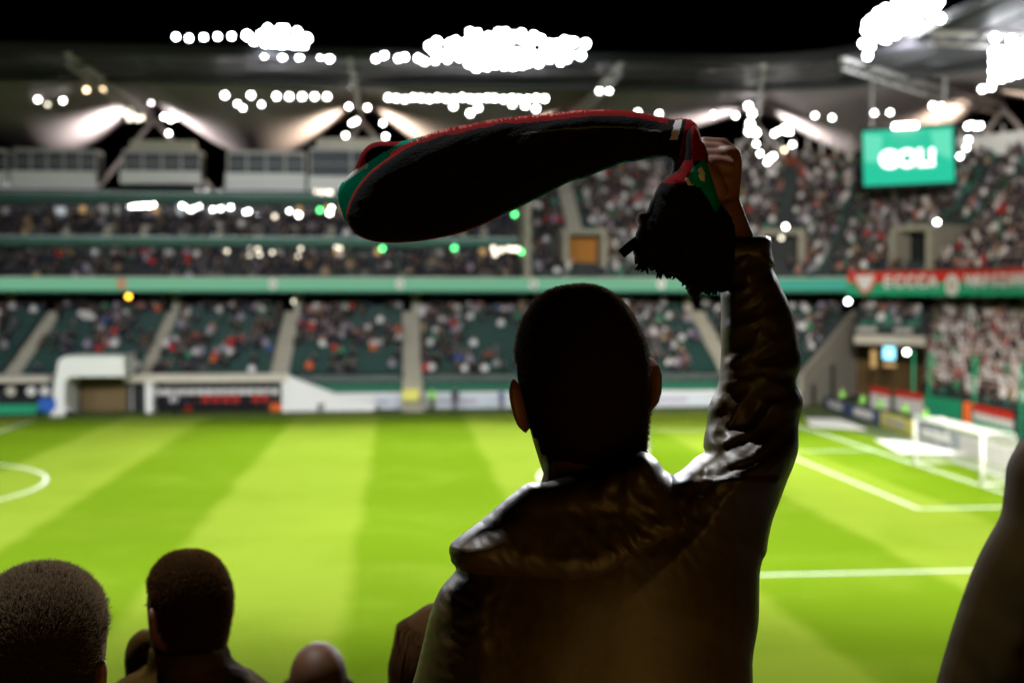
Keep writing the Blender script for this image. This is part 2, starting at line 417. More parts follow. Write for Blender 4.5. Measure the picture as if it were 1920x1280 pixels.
# ribbon board
def ribbon(t0, t1, mat, nm):
    return sweep(MB(), t0, t1, [(9.5, 9.22), (9.5, 10.22), (9.68, 10.22), (9.68, 9.22)]).obj(nm, mat, fs, label='long pale green lit board under the balconies' if nm == 'ribbon_board' else 'teal lit board section near the corner')
TB = tpx(1592, 9.5, 10)
ribbon(-85, tpx(1430, 9.5), M['ribbon'], 'ribbon_board'); ribbon(tpx(1430, 9.5)+.02, TB, M['ribbon2'], 'ribbon_board')
sweep(MB(), -85, TB, [(9.45, 10.23), (9.45, 10.33), (9.75, 10.33), (9.75, 10.23)]).obj('ribbon_cap', M['cream'], fs)
sweep(MB(), -85, TB, [(9.45, 9.0), (9.45, 9.21), (9.75, 9.21), (9.75, 9.0)]).obj('ribbon_underside', M['greenwall'], fs)
for i, p in enumerate((228, 512, 750, 1000, 1240)):
    t = tpx(p, 9.4); P = bp(t, 9.42, 9.75); b1 = MB()
    ring = []; 
    b1.loft([(P+Vector((0, e, 0)), Vector((.38, 0, 0)), Vector((0, 0, .46))) for e in (-.04, .04)], 16, 0)
    b1.loft([(P+Vector((0, e-.07, 0)), Vector((.2, 0, 0)), Vector((0, 0, .26))) for e in (-.04, .02)], 12, 1)
    b1.obj('emblem', [M['orange'] if i == 0 else M['lampdim' if 0 else 'flagwhite'], M['cream']], fs, label='orange round emblem on the lit board' if i == 0 else 'white round emblem on the lit board')
# front parapet of lower tier + rail
def yz(px, py, Y): return WY(px, py, Y).z
tA = tpx(545, 0, 2.5)
sweep(MB(), -85, tA, [(0, 1.95), (0, 2.62), (.35, 2.62), (.35, 1.95)]).obj('front_parapet', M['greenwall'], fs)
sweep(MB(), tA, lg[4][0]-.85, [(0, 1.25), (0, 1.9), (.35, 1.9), (.35, 1.25)]).obj('front_parapet', M['greenwall'], fs)
sweep(MB(), lg[4][0]+.85, tpx(1497, 0, 2), [(0, 1.25), (0, 1.9), (.35, 1.9), (.35, 1.25)]).obj('front_parapet', M['greenwall'], fs)
sweep(MB(), tA, tpx(1497, 0, 2), [(0, 0), (0, 1.2), (.33, 1.2), (.33, 0)]).obj('front_wall', M['white'], fs)
b1 = MB()
for z in (2.2, 2.45): 
    sweep(b1, tA, lg[4][0]-.9, [(.05, z), (.05, z+.05), (.1, z+.05), (.1, z)]); sweep(b1, lg[4][0]+.9, tpx(1497, 0, 2), [(.05, z), (.05, z+.05), (.1, z+.05), (.1, z)])
b1.obj('handrail', M['rail'], fs)
# sloping white ramp wall right of the dugouts
pts = [(538, 704), (560, 712), (640, 742), (702, 752), (702, 772), (538, 772)]
b1 = MB(); n = len(pts); YY = 69.6
top = [WY(x, y, YY) for x, y in pts]; 
for k in (0, .5): b1.v += [(p.x, p.y+k, max(p.z, 0)) for p in top]
b1.f += [tuple(reversed(range(n))), tuple(range(n, 2*n))]+[(i, (i+1) % n, n+(i+1) % n, n+i) for i in range(n)]; b1.m += [0]*(n+2)
b1.obj('ramp_wall', M['white'], fs)
b1 = MB(); P = WY(770, 740, 68.6); b1.box(P.x-.62, P.x+.62, 68.55, 68.63, P.z-.45, P.z+.45); b1.obj('stair_gate', M['yellow'], fs, label='yellow gate at the foot of the aisle')
# light advert panels left of/right of aisle at ground
for x0, x1, nm in ((700, 752, 0), (1225, 1340, 1), (820, 955, 2)):
    a = WY(x0, 735, 70.9); bq = WY(x1, 765, 70.9)
    b1 = MB().box(a.x, bq.x, 70.9, 70.97, 0, 1.05).box(a.x+.3, a.x+(bq.x-a.x)*.55, 70.86, 70.9, .35, .75, 1)
    b1.obj('advertising_board', [pb('pale_board', (.62, .68, .74)), M['lav']], label=['pale board at ground level left of the yellow gate', 'pale blue board at ground level left of raised sleeve', 'pale board at ground level right of the yellow gate'][nm], category='board', group='pale boards at the foot of the stand')

# ------------------------------------------------------------------ mid-level VIP balconies (straight part only)
TL = -85
for (o0, o1, z0, z1, n) in ((9.9, 15.4, 9.7, 11.6, 7), (13.9, 19.4, 13.3, 15.3, 7)):
    sweep(MB(), TL, T985, tier_prof(o0, o1, z0, z1, n, z0-.3)).obj('balcony_terrace', M['darkconc'], fs)
    b1 = MB(); seats_and_people(b1, -72, T985-.5, o0, o1, z0, z1, n, [], .36, DARKS*3+['lilac', 'white', 'red', 'beige', 'beige'], .3, 'mid')
    b1.obj('seating', M['dark'], fs, kind='stuff')
b1 = MB()
for (o, z0, z1) in ((15.5, 11.4, 13.2), (19.5, 15.2, 17.4)): sweep(b1, TL, T985, [(o, z0), (o, z1), (o+.2, z1), (o+.2, z0)])
b1.obj('box_glazing', M['glass'], fs)
for (o, y0, y1) in ((13.6, 446, 462), (18.2, 365, 381)):
    P0 = WY(500, y1, Y0+o).z; P1 = WY(500, y0, Y0+o).z
    sweep(MB(), TL, T985, [(o, P0), (o, P1), (o+.25, P1), (o+.25, P0)]).obj('balcony_fascia', M['green'], fs)
    sweep(MB(), TL, T985, [(o-.04, P1+.02), (o-.04, P1+.09), (o+.04, P1+.09), (o+.04, P1+.02)]).obj('balcony_rail', M['rail'], fs)
    sweep(MB(), TL, T985, [(o+.26, P0+.1), (o+.26, P0+.3), (o+7, P0+.3), (o+7, P0+.1)]).obj('balcony_slab', M['darkconc'], fs)
for p in (88, 167, 320, 393, 470, 608, 683, 756, 900): stair('balcony_stair', fs, tpx(p, 11, 10), 9.8, 12.2, 9.6, 10.9, 4, .95, M['stair'])
for p in (127, 202, 272, 342, 408, 482, 552, 617, 905): stair('balcony_stair', fs, tpx(p, 15, 14), 13.9, 16.6, 13.5, 15.0, 4, .85, M['stair'])
rr = random.Random(4)
for o, yy in ((15.4, (462, 488)), (19.4, (383, 412))):
    x = 5
    while x < 975:
        wd = rr.uniform(8, 20); a = WY(x, yy[1], Y0+o); bq = WY(x+wd, yy[0]+rr.uniform(0, 8), Y0+o)
        m = rr.choice(['litwhite', 'litwarm', 'steel', 'dark', 'steel'])
        MB().box(a.x, bq.x, Y0+o-.06, Y0+o, a.z, bq.z).obj('lit_window' if m.startswith('lit') else 'door_panel', M[m], fs)
        x += wd+rr.uniform(14, 60)
# column at the end of the balconies
a = bp(T985, 12); MB().box(a.x-.3, a.x+.3, Y0+9.9, Y0+20, 9.3, 17.6).obj('end_wall', M['concrete'], fs)

# ------------------------------------------------------------------ sky boxes
def skybox(x0, x1, y0, ym, y1, lab, panes=4, cap=False):
    Y = Y0+21.5; a = WY(x0, y1, Y); c = WY(x1, y0, Y); zm = WY(x0, ym, Y).z
    t = thing('sky_box', lab, 'glass box', (a.x, Y, a.z), group='glass boxes on top of the far stand')
    MB().box(a.x-.15, c.x+.15, Y-.9, Y-.1, a.z, zm).obj('parapet', M['white'], t)
    MB().box(a.x, c.x, Y+.5, Y+3, zm-.5, c.z).obj('room', M['dark'], t)
    b = MB().box(a.x, c.x, Y-.1, Y+3, c.z, c.z+.28); w_ = (c.x-a.x)/panes
    for i in range(panes+1): b.box(a.x+w_*i-.07, a.x+w_*i+.07, Y-.05, Y+.1, zm, c.z)
    b.box(a.x, c.x, Y-.04, Y+.08, (zm+c.z)/2-.03, (zm+c.z)/2+.03)
    b.obj('frame', M['steel'], t)
    for i in range(panes): MB().box(a.x+w_*i+.08, a.x+w_*(i+1)-.08, Y, Y+.04, zm, c.z-.01).obj('pane', M['glass'], t)
    if cap: MB().box(a.x+.6, c.x-.6, Y+.3, Y+2, c.z+.3, c.z+1.2).obj('roof_cap', M['cream'], t)
    MB().box(a.x+.5, c.x-.5, Y+.35, Y+.45, (zm+c.z)/2+.1, c.z-.3).obj('lit_room', M['litwhite'] if x0 == 425 else M['glass'], t)
skybox(-140, 12, 285, 322, 358, 'glass-fronted box cut by the left edge of the photo')
skybox(28, 180, 286, 322, 360, 'wide glass-fronted box with white parapet, leftmost whole one', 5)
skybox(232, 375, 288, 322, 345, 'glass-fronted box framed by the legs of the left truss', 4, True)
skybox(428, 570, 290, 326, 362, 'glass-fronted box with pale parapet between the two trusses', 4)
skybox(582, 735, 284, 332, 358, 'glass-fronted box half hidden by the end of the scarf', 2, True)
sweep(MB(), TL, T985, [(20, 17.3), (20, 18.5), (27, 18.5), (27, 17.3)]).obj('top_deck', M['darkconc'], fs)

# ------------------------------------------------------------------ corner and end stand
ce = thing('corner_grandstand', 'steep upper bank of packed seats curving round the far right corner', 'grandstand', bp(5, 10))
UP = (9.9, 27, 10.2, 21.6, 24)
vom_px = (1085, 1470, 1752)
vt = [tpx(p, 14, 12) for p in vom_px]
sweep(MB(), T985+.3, 70, tier_prof(*UP[:4], UP[4], 9.3)).obj('terrace', M['darkconc'], ce)
ug = [(vt[0], 1.0), (vt[1], .8), (vt[2], .8), (tpx(1300, 20, 16), .6), (tpx(1600, 20, 16), .6), (tpx(1880, 20, 16), .6)]
holes = [(v-2.0/stretch(v, 13), v+2.0/stretch(v, 13), range(1, 9)) for v in vt]
b1 = MB(); seats_and_people(b1, T985+.6, 45, UP[0], UP[1], UP[2], UP[3], UP[4], ug, lambda t, v: .84 if v < .9 else .6, UPR, .75, 'up', holes)
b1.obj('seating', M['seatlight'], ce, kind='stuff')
for i, (t, h) in enumerate(ug):
    stair('stair_aisle', ce, t, 16.5 if i < 3 else 10, 27, (10.2+6.6*.667+.2) if i < 3 else 10.3, 21.8, 20, 1.4 if i < 3 else .9, M['stair'] if i < 1 else M['darkconc'])
def local(t, o, z): return bp(t, o, z)
for i, t in enumerate(vt):
    al, ou = bframe(t)
    b1 = MB()
    for s in (-1, 1): b1.quadbox(bp(t, 13.2, 12.3)+al*s*1.7, al*.28, ou*3.0, Vector((0, 0, 1.9)))
    b1.quadbox(bp(t, 13.4, 14.35), al*2.0, ou*2.9, Vector((0, 0, .25)))
    b1.obj('vomitory', M['concrete'], ce)
    MB().quadbox(bp(t, 12.6, 12.2), al*1.40, ou*.05, Vector((0, 0, 1.8))).obj('vomitory_opening', M['dark'] if i else pb('orange_door', (.42, .17, .03)), ce, label='orange way out in the upper bank' if i == 0 else 'dark arched way out in the upper bank')
sweep(MB(), tpx(1440, 27, 20), 70, [(27.05, 21), (27.05, 22.7), (27.3, 22.7), (27.3, 21)]).obj('rear_parapet', pb('brick_red_wall', (.22, .05, .03)), ce)
sweep(MB(), T985, tpx(1440, 27, 20), [(27.05, 21), (27.05, 23.4), (27.3, 23.4), (27.3, 21)]).obj('rear_wall', M['dark'], ce)
b1 = MB()
for p in list(range(1150, 1900, 26)):
    t = tpx(p, 27.4, 22); al, ou = bframe(t); b1.quadbox(bp(t, 27.6, 23.2), al*.12, ou*.08, Vector((0, 0, 1.3)))
b1.obj('rear_glazing_mullions', M['steel'], ce)
sweep(MB(), tpx(1800, 27, 22), 60, [(26.4, 21.6), (26.4, 23.6), (26.6, 23.6), (26.6, 21.6)]).obj('white_rear_board', M['white'], ce)
sweep(MB(), TB, 70, [(9.75, 8.9), (9.75, 10.4), (9.95, 10.4), (9.95, 8.9)]).obj('fascia', M['green'], ce)

# cream end wall of the lower corner seats (facing the camera) + doorways
A = bp(TW(0), 0); B = bp(TW(14), 14)
dirw = (B-A); dirw.z = 0; L = dirw.length; dirw.normalize(); nrm = Vector((dirw.y, -dirw.x, 0))
if nrm.y > 0: nrm = -nrm
b1 = MB(); zs = [2.5, 7.6]; q = [A+nrm*.1, B+nrm*.1]
pl = [(0, 0), (1, 0), (1, zs[1]), (0, zs[0])]
for e in (0, .35): b1.v += [tuple(A+dirw*L*u+nrm*e+Vector((0, 0, z))) for u, z in pl]
b1.f += [(0, 1, 2, 3), (7, 6, 5, 4), (0, 4, 5, 1), (1, 5, 6, 2), (2, 6, 7, 3), (3, 7, 4, 0)]; b1.m += [0]*6
wl = b1.obj('end_wall', M['concrete'], fs, label='pale concrete wall with sloping top at the corner')
for u, h in ((.18, 1.6), (.52, 3.0)):
    MB().quadbox(A+dirw*L*u+nrm*.38+Vector((0, 0, h/2)), dirw*.4, nrm*.03, Vector((0, 0, h/2))).obj('doorway', M['dark'], fs)

# end stand lower tier
es = thing('end_grandstand', 'crowded grandstand behind the right-hand goal, full of white shirts', 'grandstand', bp(AL+10, 0))
TE = lambda o: tpx(1735, max(o, .5), 4)
ELOW = (1.6, 14, 1.6, 7.3, 18)
sweep(MB(), TE, 75, tier_prof(*ELOW[:4], ELOW[4], 0)).obj('terrace', M['darkconc'], es)
b1 = MB(); seats_and_people(b1, TE, 50, *ELOW, [(tpx(1885, 6, 4), .7)], lambda t, v: .97 if v < .62 else .72, END, .95, 'end')
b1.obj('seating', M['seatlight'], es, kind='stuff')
# part above the tunnel mouth
TU = lambda o: tpx(1602, o, 7)
sweep(MB(), TU, TE, tier_prof(8.5, 14, 5.9, 7.6, 6, 5.5)).obj('tunnel_roof_terrace', M['darkconc'], es)
b1 = MB(); seats_and_people(b1, TU, TE, 8.5, 14, 5.9, 7.6, 6, [], .55, UPR, .7, 'end')
b1.obj('seating', M['seatlight'], es, kind='stuff')
sweep(MB(), TU, TE, [(8.1, 4.75), (8.1, 5.5), (8.5, 5.5), (8.5, 4.75)]).obj('tunnel_beam', M['cream'], es)
sweep(MB(), TU, TE, [(8.2, 5.52), (8.2, 6.3), (8.4, 6.3), (8.4, 5.52)]).obj('tunnel_parapet', M['darkconc'], es)
for p in (1624, 1692):
    t = tpx(p, 8, 6); al, ou = bframe(t); MB().quadbox(bp(t, 8.1, 5.95), al*.85, ou*.04, Vector((0, 0, .2))).obj('sign_plate', M['steel'], es)
sweep(MB(), TU, TE, [(14, 0), (14, 5.5), (14.3, 5.5), (14.3, 0)]).obj('tunnel_back_wall', pb('tunnel_wall', (.10, .06, .02)), es)
for x, y, m, s in ((1667, 662, M['litwhite'], (.55, .5)), (1638, 672, M['litwarm'], (.25, .7)), (1668, 684, M['litwarm'], (.6, .15))):
    P = W(x, y, 99); al, ou = bframe(AL*.7); MB().quadbox(P, al*s[0], ou*.05, Vector((0, 0, s[1]))).obj('lit_display', emis('tunnel_display_light', (.3, .8, 1), 2.5) if m is M['litwhite'] else m, es)
# perimeter mesh fence poles in green and flags on the fence
for i, x in enumerate((1712, 1742, 1826, 1915)):
    P = WX(x, 760, 62.6); b1 = MB().tube([(P.x, P.y, 0), (P.x, P.y, 4.6)], .09, 8); b1.tube([(P.x, P.y, 4.6), (P.x, P.y, 4.75)], .14, 8)
    b1.obj('fence_post', M['flaggreen'], label=f'{["leftmost", "second from left", "tallest-looking", "rightmost"][i]} green post rising in front of the end stand crowd', category='post', group='green posts before the end stand')

# banner with letters hung over the end-stand ribbon
bn = thing('fan_banner', 'long red white and green banner with white letters over the end stand', 'banner', bp(TB, 9.3, 9))
bz = (8.75, 10.75)
TB2 = TB+32
for z0, z1, m in ((9.85, bz[1], 'red'), (9.25, 9.845, 'flaggreen'), (bz[0], 9.245, 'flaggreen')):
    sweep(MB(), TB, TB2, [(9.1, z0), (9.1, z1), (9.16, z1), (9.16, z0)]).obj('banner_stripe', M[m], bn)
# shield
P = bp(tpx(1622, 9), 9.0, 9.8); al, ou = bframe(tpx(1622, 9))
b1 = MB()
for (sc, mi, e) in ((1, 0, 0), (.72, 1, -.05)):
    pt = [(-1.2, .9), (1.2, .9), (.62, -.45), (0, -.95), (-.62, -.45)]
    n = len(b1.v); 
    for k in (e-.03, e): b1.v += [tuple(P+al*x*sc+Vector((0, 0, z*sc))+ou*k) for x, z in pt]
    b1.f += [tuple(n+i for i in range(5)), tuple(n+5+i for i in reversed(range(5)))]+[(n+i, n+5+i, n+5+(i+1) % 5, n+(i+1) % 5) for i in range(5)]; b1.m += [mi]*7
b1.obj('shield', [M['red'], M['flagwhite']], bn)
def textmesh(s, size, ext=.02, bold=.0):
    cu = bpy.data.curves.new('t', 'FONT'); cu.body = s; cu.size = size; cu.extrude = ext; cu.offset = bold; cu.align_x = 'CENTER'; cu.align_y = 'CENTER'
    o = bpy.data.objects.new('t', cu); C.objects.link(o)
    me = bpy.data.meshes.new_from_object(o.evaluated_get(bpy.context.evaluated_depsgraph_get()))
    bpy.data.objects.remove(o); me.materials.clear(); return me
def place_text(s, size, P, al, mat, name, parent, bold=.02, ext=.02, **pr):
    me = textmesh(s, size, ext, bold); me.materials.append(mat)
    up = Vector((0, 0, 1)); nz = al.cross(up)     # facing the pitch
    mw = Matrix((( al.x, up.x, nz.x), (al.y, up.y, nz.y), (al.z, up.z, nz.z))).to_4x4()
    me.transform(Matrix.Translation(P) @ mw)
    return link(name, me, parent, **pr)
xs = [(1664, 'E'), (1685, 'C'), (1707, 'C'), (1728, 'C'), (1749, 'A')]
for x, ch in xs+[(1820+i*15, c) for i, c in enumerate('WARSZAWA')]:
    t = tpx(x, 9, 10); al, ou = bframe(t); place_text(ch, 1.35, bp(t, 9.0, 9.85), al, M['flagwhite'], 'letter', bn, .05)
t = tpx(1785, 9); al, ou = bframe(t); b1 = MB()
b1.loft([(bp(t, 9.0+e, 9.6), al*.75, Vector((0, 0, .85))) for e in (0, -.04)], 14, 0); b1.loft([(bp(t, 8.95+e, 9.6), al*.4, Vector((0, 0, .5))) for e in (0, -.04)], 10, 1)
b1.obj('crest', [M['flagwhite'], M['cream']], bn)
# flags hung on the fence behind the goal line
def hung(x0, x1, yt0, yt1, yb0, yb1, X, cols, lab, split=None, txt=None):
    a, b_ = WX(x0, yt0, X), WX(x1, yt1, X); c, d = WX(x0, yb0, X), WX(x1, yb1, X)
    t = thing('hung_flag', lab, 'flag', (X, (a.y+b_.y)/2, min(c.z, d.z)), group='flags hung on the fence behind the goal')
    n = len(cols); N = 24
    for k in range(n):
        m = MB()
        for i in range(N+1):
            u = i/N; wv = .05*sin(i*1.7)
            T = a.lerp(b_, u); Bm = c.lerp(d, u)
            for v in (k/n, (k+1)/n-.002):
                p = T.lerp(Bm, v); m.v.append((p.x+wv, p.y, p.z)); m.v.append((p.x+wv+.02, p.y, p.z))
        for i in range(N):
            q = i*4; r_ = q+4
            for f in ((q, r_, r_+2, q+2), (q+1, q+3, r_+3, r_+1), (q, q+1, r_+1, r_), (q+2, r_+2, r_+3, q+3)): m.f.append(f); m.m.append(0)
        m.obj('stripe', M[cols[k]], t)
    if txt:
        P = (a+b_+c+d)/4; place_text(txt, abs(a.z-c.z)*.55, P+Vector((-.15, 0, 0)), Vector((0, -1, 0)), M['flagwhite'], 'lettering', t)
hung(1632, 1668, 722, 730, 762, 768, 62.3, ['red', 'flagwhite', 'flagwhite'], 'red-topped white flag on fence, nearest the tunnel mouth')
hung(1678, 1730, 730, 738, 768, 778, 62.3, ['red', 'flagwhite', 'flagwhite'], 'red-topped white flag on fence, next to the green one')
hung(1732, 1802, 740, 750, 780, 795, 62.3, ['flaggreen'], 'plain green cloth with pale lettering on the fence', txt='ULTRAS' if 0 else None)
hung(1806, 1820, 752, 754, 792, 796, 62.3, ['orange'], 'narrow orange cloth on fence between green cloth and big flag')
hung(1824, 1900, 756, 772, 800, 822, 62.3, ['red', 'flagwhite', 'flaggreen'], 'big red white and green flag on fence behind the goal')
# advertising boards along the end
def adboard(x0, x1, yt0, yt1, yb0, yb1, m, lab, marks=None):
    a, b_ = WG(x0, yb0), WG(x1, yb1); h = .95
    al = (b_-a); Ln = al.length; al.normalize(); n_ = Vector((al.y, -al.x, 0)); 
    if n_.x > 0: n_ = -n_
    t = thing('advertising_board', lab, 'board', a.lerp(b_, .5), group='advertising boards beside the goal')
    MB().quadbox(a.lerp(b_, .5)+Vector((0, 0, h/2)), al*(Ln/2-.02), n_*.06, Vector((0, 0, h/2))).obj('panel', M[m], t)
    if marks:
        k = MB(); rq = random.Random(len(lab))
        for i in range(8):
            u = .2+.6*(i+.5)/8; k.quadbox(a.lerp(b_, u)+n_*.08+Vector((0, 0, .5)), al*(Ln*.033), n_*.012, Vector((0, 0, rq.uniform(.2, .3))))
        k.obj('lettering', M[marks], t)
adboard(1546, 1590, 0, 0, 763, 780, 'navy', 'navy board with white lettering, farthest from the goal', 'flagwhite')
adboard(1590, 1651, 0, 0, 780, 797, 'navy', 'navy board with white lettering beside the yellow board', 'flagwhite')
adboard(1652, 1712, 0, 0, 797, 818, 'yellow', 'pale yellow board beside the far goal post', 'cream')
adboard(1714, 1800, 0, 0, 819, 846, 'navy', 'grey-violet board seen through the goal net', 'flagwhite')
adboard(1801, 1925, 0, 0, 847, 885, 'lav', 'lavender board right behind the near goal post')

# ------------------------------------------------------------------ dugouts, tunnel canopy on the far touchline
dg = thing('dugout', 'long covered team bench with cream roof edge right of the white canopy', 'dugout', (6, 70, 0))
a = WY(228, 706, 69.6); c = WY(540, 716, 69.6)
MB().box(a.x, c.x, 70.1, 71.5, c.z, a.z+.1).obj('roof', M['cream'], dg)
MB().box(a.x, c.x, 71.2, 71.45, 0, c.z).obj('back', M['dark'], dg)
for x in (280, 535): P = WY(x, 740, 69.5); MB().box(P.x-.25, P.x+.25, 69.3, 71.2, 0, c.z).obj('pier', M['white'], dg)
b1 = MB(); x = WY(295, 740, 70).x
while x < WY(528, 740, 70).x:
    b1.quadbox((x, 70.6, 1.45), Vector((.25, 0, 0)), Vector((0, .06, 0)), Vector((0, 0, .22))); b1.quadbox((x, 70.4, .5), Vector((.25, 0, 0)), Vector((0, .25, 0)), Vector((0, 0, .06)), 1)
    b1.quadbox((x, 70.65, .9), Vector((.25, 0, 0)), Vector((0, .05, 0)), Vector((0, 0, .33)), 1)
    x += .62
b1.obj('seat_row', [M['flagwhite'], M['black']], dg)
d2 = thing('dugout', 'covered team bench with cream roof edge cut by the left edge', 'dugout', (-9, 70, 0))
a = WY(-60, 708, 69.6); c = WY(96, 716, 69.6)
MB().box(a.x, c.x, 69.2, 71.5, c.z, a.z+.1).obj('roof', M['cream'], d2); MB().box(a.x, c.x, 71.2, 71.45, 0, c.z).obj('back', M['dark'], d2)
MB().box(a.x, c.x, 69.3, 69.4, 0, .7).obj('front_board', M['flaggreen'], d2)
for x in (20, 58, 84):
    P = WY(x, 733, 69.9); MB().loft([(P+Vector((0, e, 0)), Vector((.35, 0, 0)), Vector((0, 0, .35))) for e in (0, .08)], 14).obj('round_plate', M['flagwhite'] if x > 30 else M['cream'], d2)
# white canopy
cn = thing('tunnel_canopy', 'white arched canopy over the players tunnel mouth', 'canopy', (3, 68, 0))
b1 = MB(); Yc = 67.5
a = WY(95, 765, Yc); xr = WY(232, 700, Yc).x; zt = WY(120, 668, Yc).z; zb = WY(120, 706, Yc).z
prof = [(a.x, 0), (a.x+.25, .8*zb), (a.x+.6, zt-.3), (a.x+1.0, zt), (xr, zt), (xr, zt-.25)]
inner = [(xr, zb), (a.x+1.35, zb), (a.x+1.05, zb-.4), (a.x+.95, 0)]
pol = prof+inner; n = len(pol)
for y in (Yc, 71.4): b1.v += [(x, y, z) for x, z in pol]
b1.f += [tuple(reversed(range(n))), tuple(range(n, 2*n))]+[(i, (i+1) % n, n+(i+1) % n, n+i) for i in range(n)]; b1.m += [0]*(n+2)
b1.obj('shell', M['white'], cn)
MB().box(xr-.25, xr-.15, 71.0, 71.2, 0, zb).obj('side_pier', M['steel'], cn)
MB().box(a.x+1.2, xr-.5, 71.25, 71.4, 0, zb).obj('tunnel_door', pb('brown_tunnel', (.16, .11, .05)), cn)
# stretcher buggy
b1 = MB(); P = WG(110, 779); 
bg = thing('stretcher_buggy', 'small blue and white cart parked on the far touchline', 'cart', (P.x, P.y, 0))
MB().box(P.x-1.3, P.x-.1, P.y-.4, P.y+.5, .35, 1.3).obj('blue_body', M['blue'], bg); MB().box(P.x-.2, P.x+1.0, P.y-.5, P.y+.5, .2, .55).obj('white_bed', M['white'], bg)
for s in (-1.2, .9):
    MB().loft([(Vector((P.x+s, P.y-.5+e, .24)), Vector((.24, 0, 0)), Vector((0, 0, .24))) for e in (-.1, .1)], 12).obj('wheel', M['black'], bg)

# ------------------------------------------------------------------ people at a distance (shared meshes)
def fan_mesh(name, standing, top, trous=None, skinm=None, arm=0):
    b = MB(); e = Vector((1, 0, 0)); f = Vector((0, 1, 0))
    hz = .86 if standing else .48
    # legs (body faces -y)
    for s in (-1, 1):
        if standing: b.loft([((s*.11, 0, 0), e*.06, f*.1), ((s*.11, 0, .08), e*.06, f*.07), ((s*.11, -.02, .47), e*.07, f*.075), ((s*.10, 0, .9), e*.10, f*.11)], 6, 2)
        else:
            b.loft([((s*.12, -.42, 0), e*.06, f*.1), ((s*.12, -.40, .46), e*.07, f*.07)], 6, 2); b.tube([(s*.12, -.44, .47), (s*.1, 0, .5)], [.08, .1], 6, 2)
    b.loft([((0, 0, hz-.05), e*.17, f*.12), ((0, 0, hz+.12), e*.17, f*.115), ((0, -.01, hz+.38), e*.21, f*.13), ((0, 0, hz+.52), e*.19, f*.1), ((0, 0, hz+.58), e*.08, f*.07)], 10, 1)
    b.loft([((0, 0, hz+.56), e*.055, f*.055), ((0, -.01, hz+.64), e*.05, f*.06), ((0, -.02, hz+.70), e*.07, f*.085), ((0, -.02, hz+.78), e*.078, f*.1)], 8, 0)
    b.loft([((0, -.01, hz+.78), e*.08, f*.102), ((0, 0, hz+.84), e*.074, f*.09), ((0, 0, hz+.885), e*.035, f*.045)], 8, 3)
    for s in (-1, 1):
        if arm == 1: pts = [(s*.2, 0, hz+.5), (s*.30, -.12, hz+.62), (s*.22, -.18, hz+.95)]
        elif arm == 2: pts = [(s*.2, 0, hz+.5), (s*.27, -.02, hz+.25), (s*.06, -.25, hz+.34)]
        else: pts = [(s*.2, 0, hz+.5), (s*.27, .02, hz+.25), (s*.2, -.14, hz+.05)]
        b.tube(pts, [.06, .05, .042], 6, 1); b.tube([pts[-1], tuple(Vector(pts[-1])+(Vector(pts[-1])-Vector(pts[1])).normalized()*.14)], [.04, .045], 5, 0)
    return b
COLM = {k: pb('top_'+k, v) for k, v in PAL.items()}
variants = {}
for st in (0, 1):
    for ar in (0, 1, 2): variants[(st, ar)] = fan_mesh('p', st, None, arm=ar)
meshcache = {}
def person_mesh(st, ar, col):
    if (st, ar, col) not in meshcache:
        meshcache[(st, ar, col)] = variants[(st, ar)].mesh('spectator', [M['skin'], COLM[col], M['trousers'], M['hair']], True)
    return meshcache[(st, ar, col)]
vis = []
for i, c in enumerate(CROWD):
    x, y, d = proj(c[0]+Vector((0, 0, .9)))
    hid = (960 < x < 1230 and y > 535) or (x > 1340 and x < 1500 and y > 440) or (x > 1850 and y > 800) or (640 < x < 1260 and 200 < y < 450) or y < -20 or not -10 < x < 1930
    if not hid: vis.append((d, i, x, y))
vis.sort(); ind = {i: (x, y) for d, i, x, y in vis[:292]}
ZN = {'low': 'in lower tier', 'end': 'behind the goal', 'up': 'in upper bank', 'mid': 'on a balcony'}
SMALL = ['first', 'second', 'third', 'fourth', 'fifth', 'sixth', 'seventh', 'eighth', 'ninth']
def word(n):
    n += 1
    if n <= 20: return ORD[n-1]
    if n % 10 == 0: return {30: 'thirtieth', 40: 'fortieth', 50: 'fiftieth', 60: 'sixtieth', 70: 'seventieth', 80: 'eightieth', 90: 'ninetieth'}.get(n, str(n)+'th')
    return {2: 'twenty', 3: 'thirty', 4: 'forty', 5: 'fifty', 6: 'sixty', 7: 'seventy', 8: 'eighty', 9: 'ninety'}.get(n//10, 'far')+'-'+SMALL[n % 10-1]
rest = []
for i, c in enumerate(CROWD):
    pos, yaw, st, col, d, zone, rown, seatn = c; ar = random.choice([0, 0, 1, 2]) if st else random.choice([0, 0, 2]); st = int(st)
    if i in ind:
        o = bpy.data.objects.new('person', person_mesh(st, ar, col)); C.objects.link(o); o.location = pos; o.rotation_euler = (0, 0, yaw)
        x, y = ind[i]
        o['label'] = f"spectator in {col.replace('_', ' ')} top {ZN[zone]}, {word(rown)} row up, {word(seatn)} from the {'tunnel' if zone == 'end' else 'left'}"; o['category'] = 'person'; o['group'] = f"{'standing' if st else 'seated'} spectators in {col.replace('_', ' ')} {ZN[zone]}"
    else: rest.append((pos, yaw, st, ar, col))
cols = list(PAL); mats = [M['skin'], M['trousers'], M['hair']]+[COLM[k] for k in cols]
V, Fc, Ls, Mi = [], [], [], []; nv = 0
arrs = {k: (np.array(b.v), b.f, b.m) for k, b in variants.items()}
loops = []; starts = []; totals = []; mis = []; pos_l = 0
tmpl = {}
for k, (v, f, m) in arrs.items():
    tmpl[k] = (v, np.concatenate([np.array(q) for q in f]), np.array([len(q) for q in f]), np.array(m))
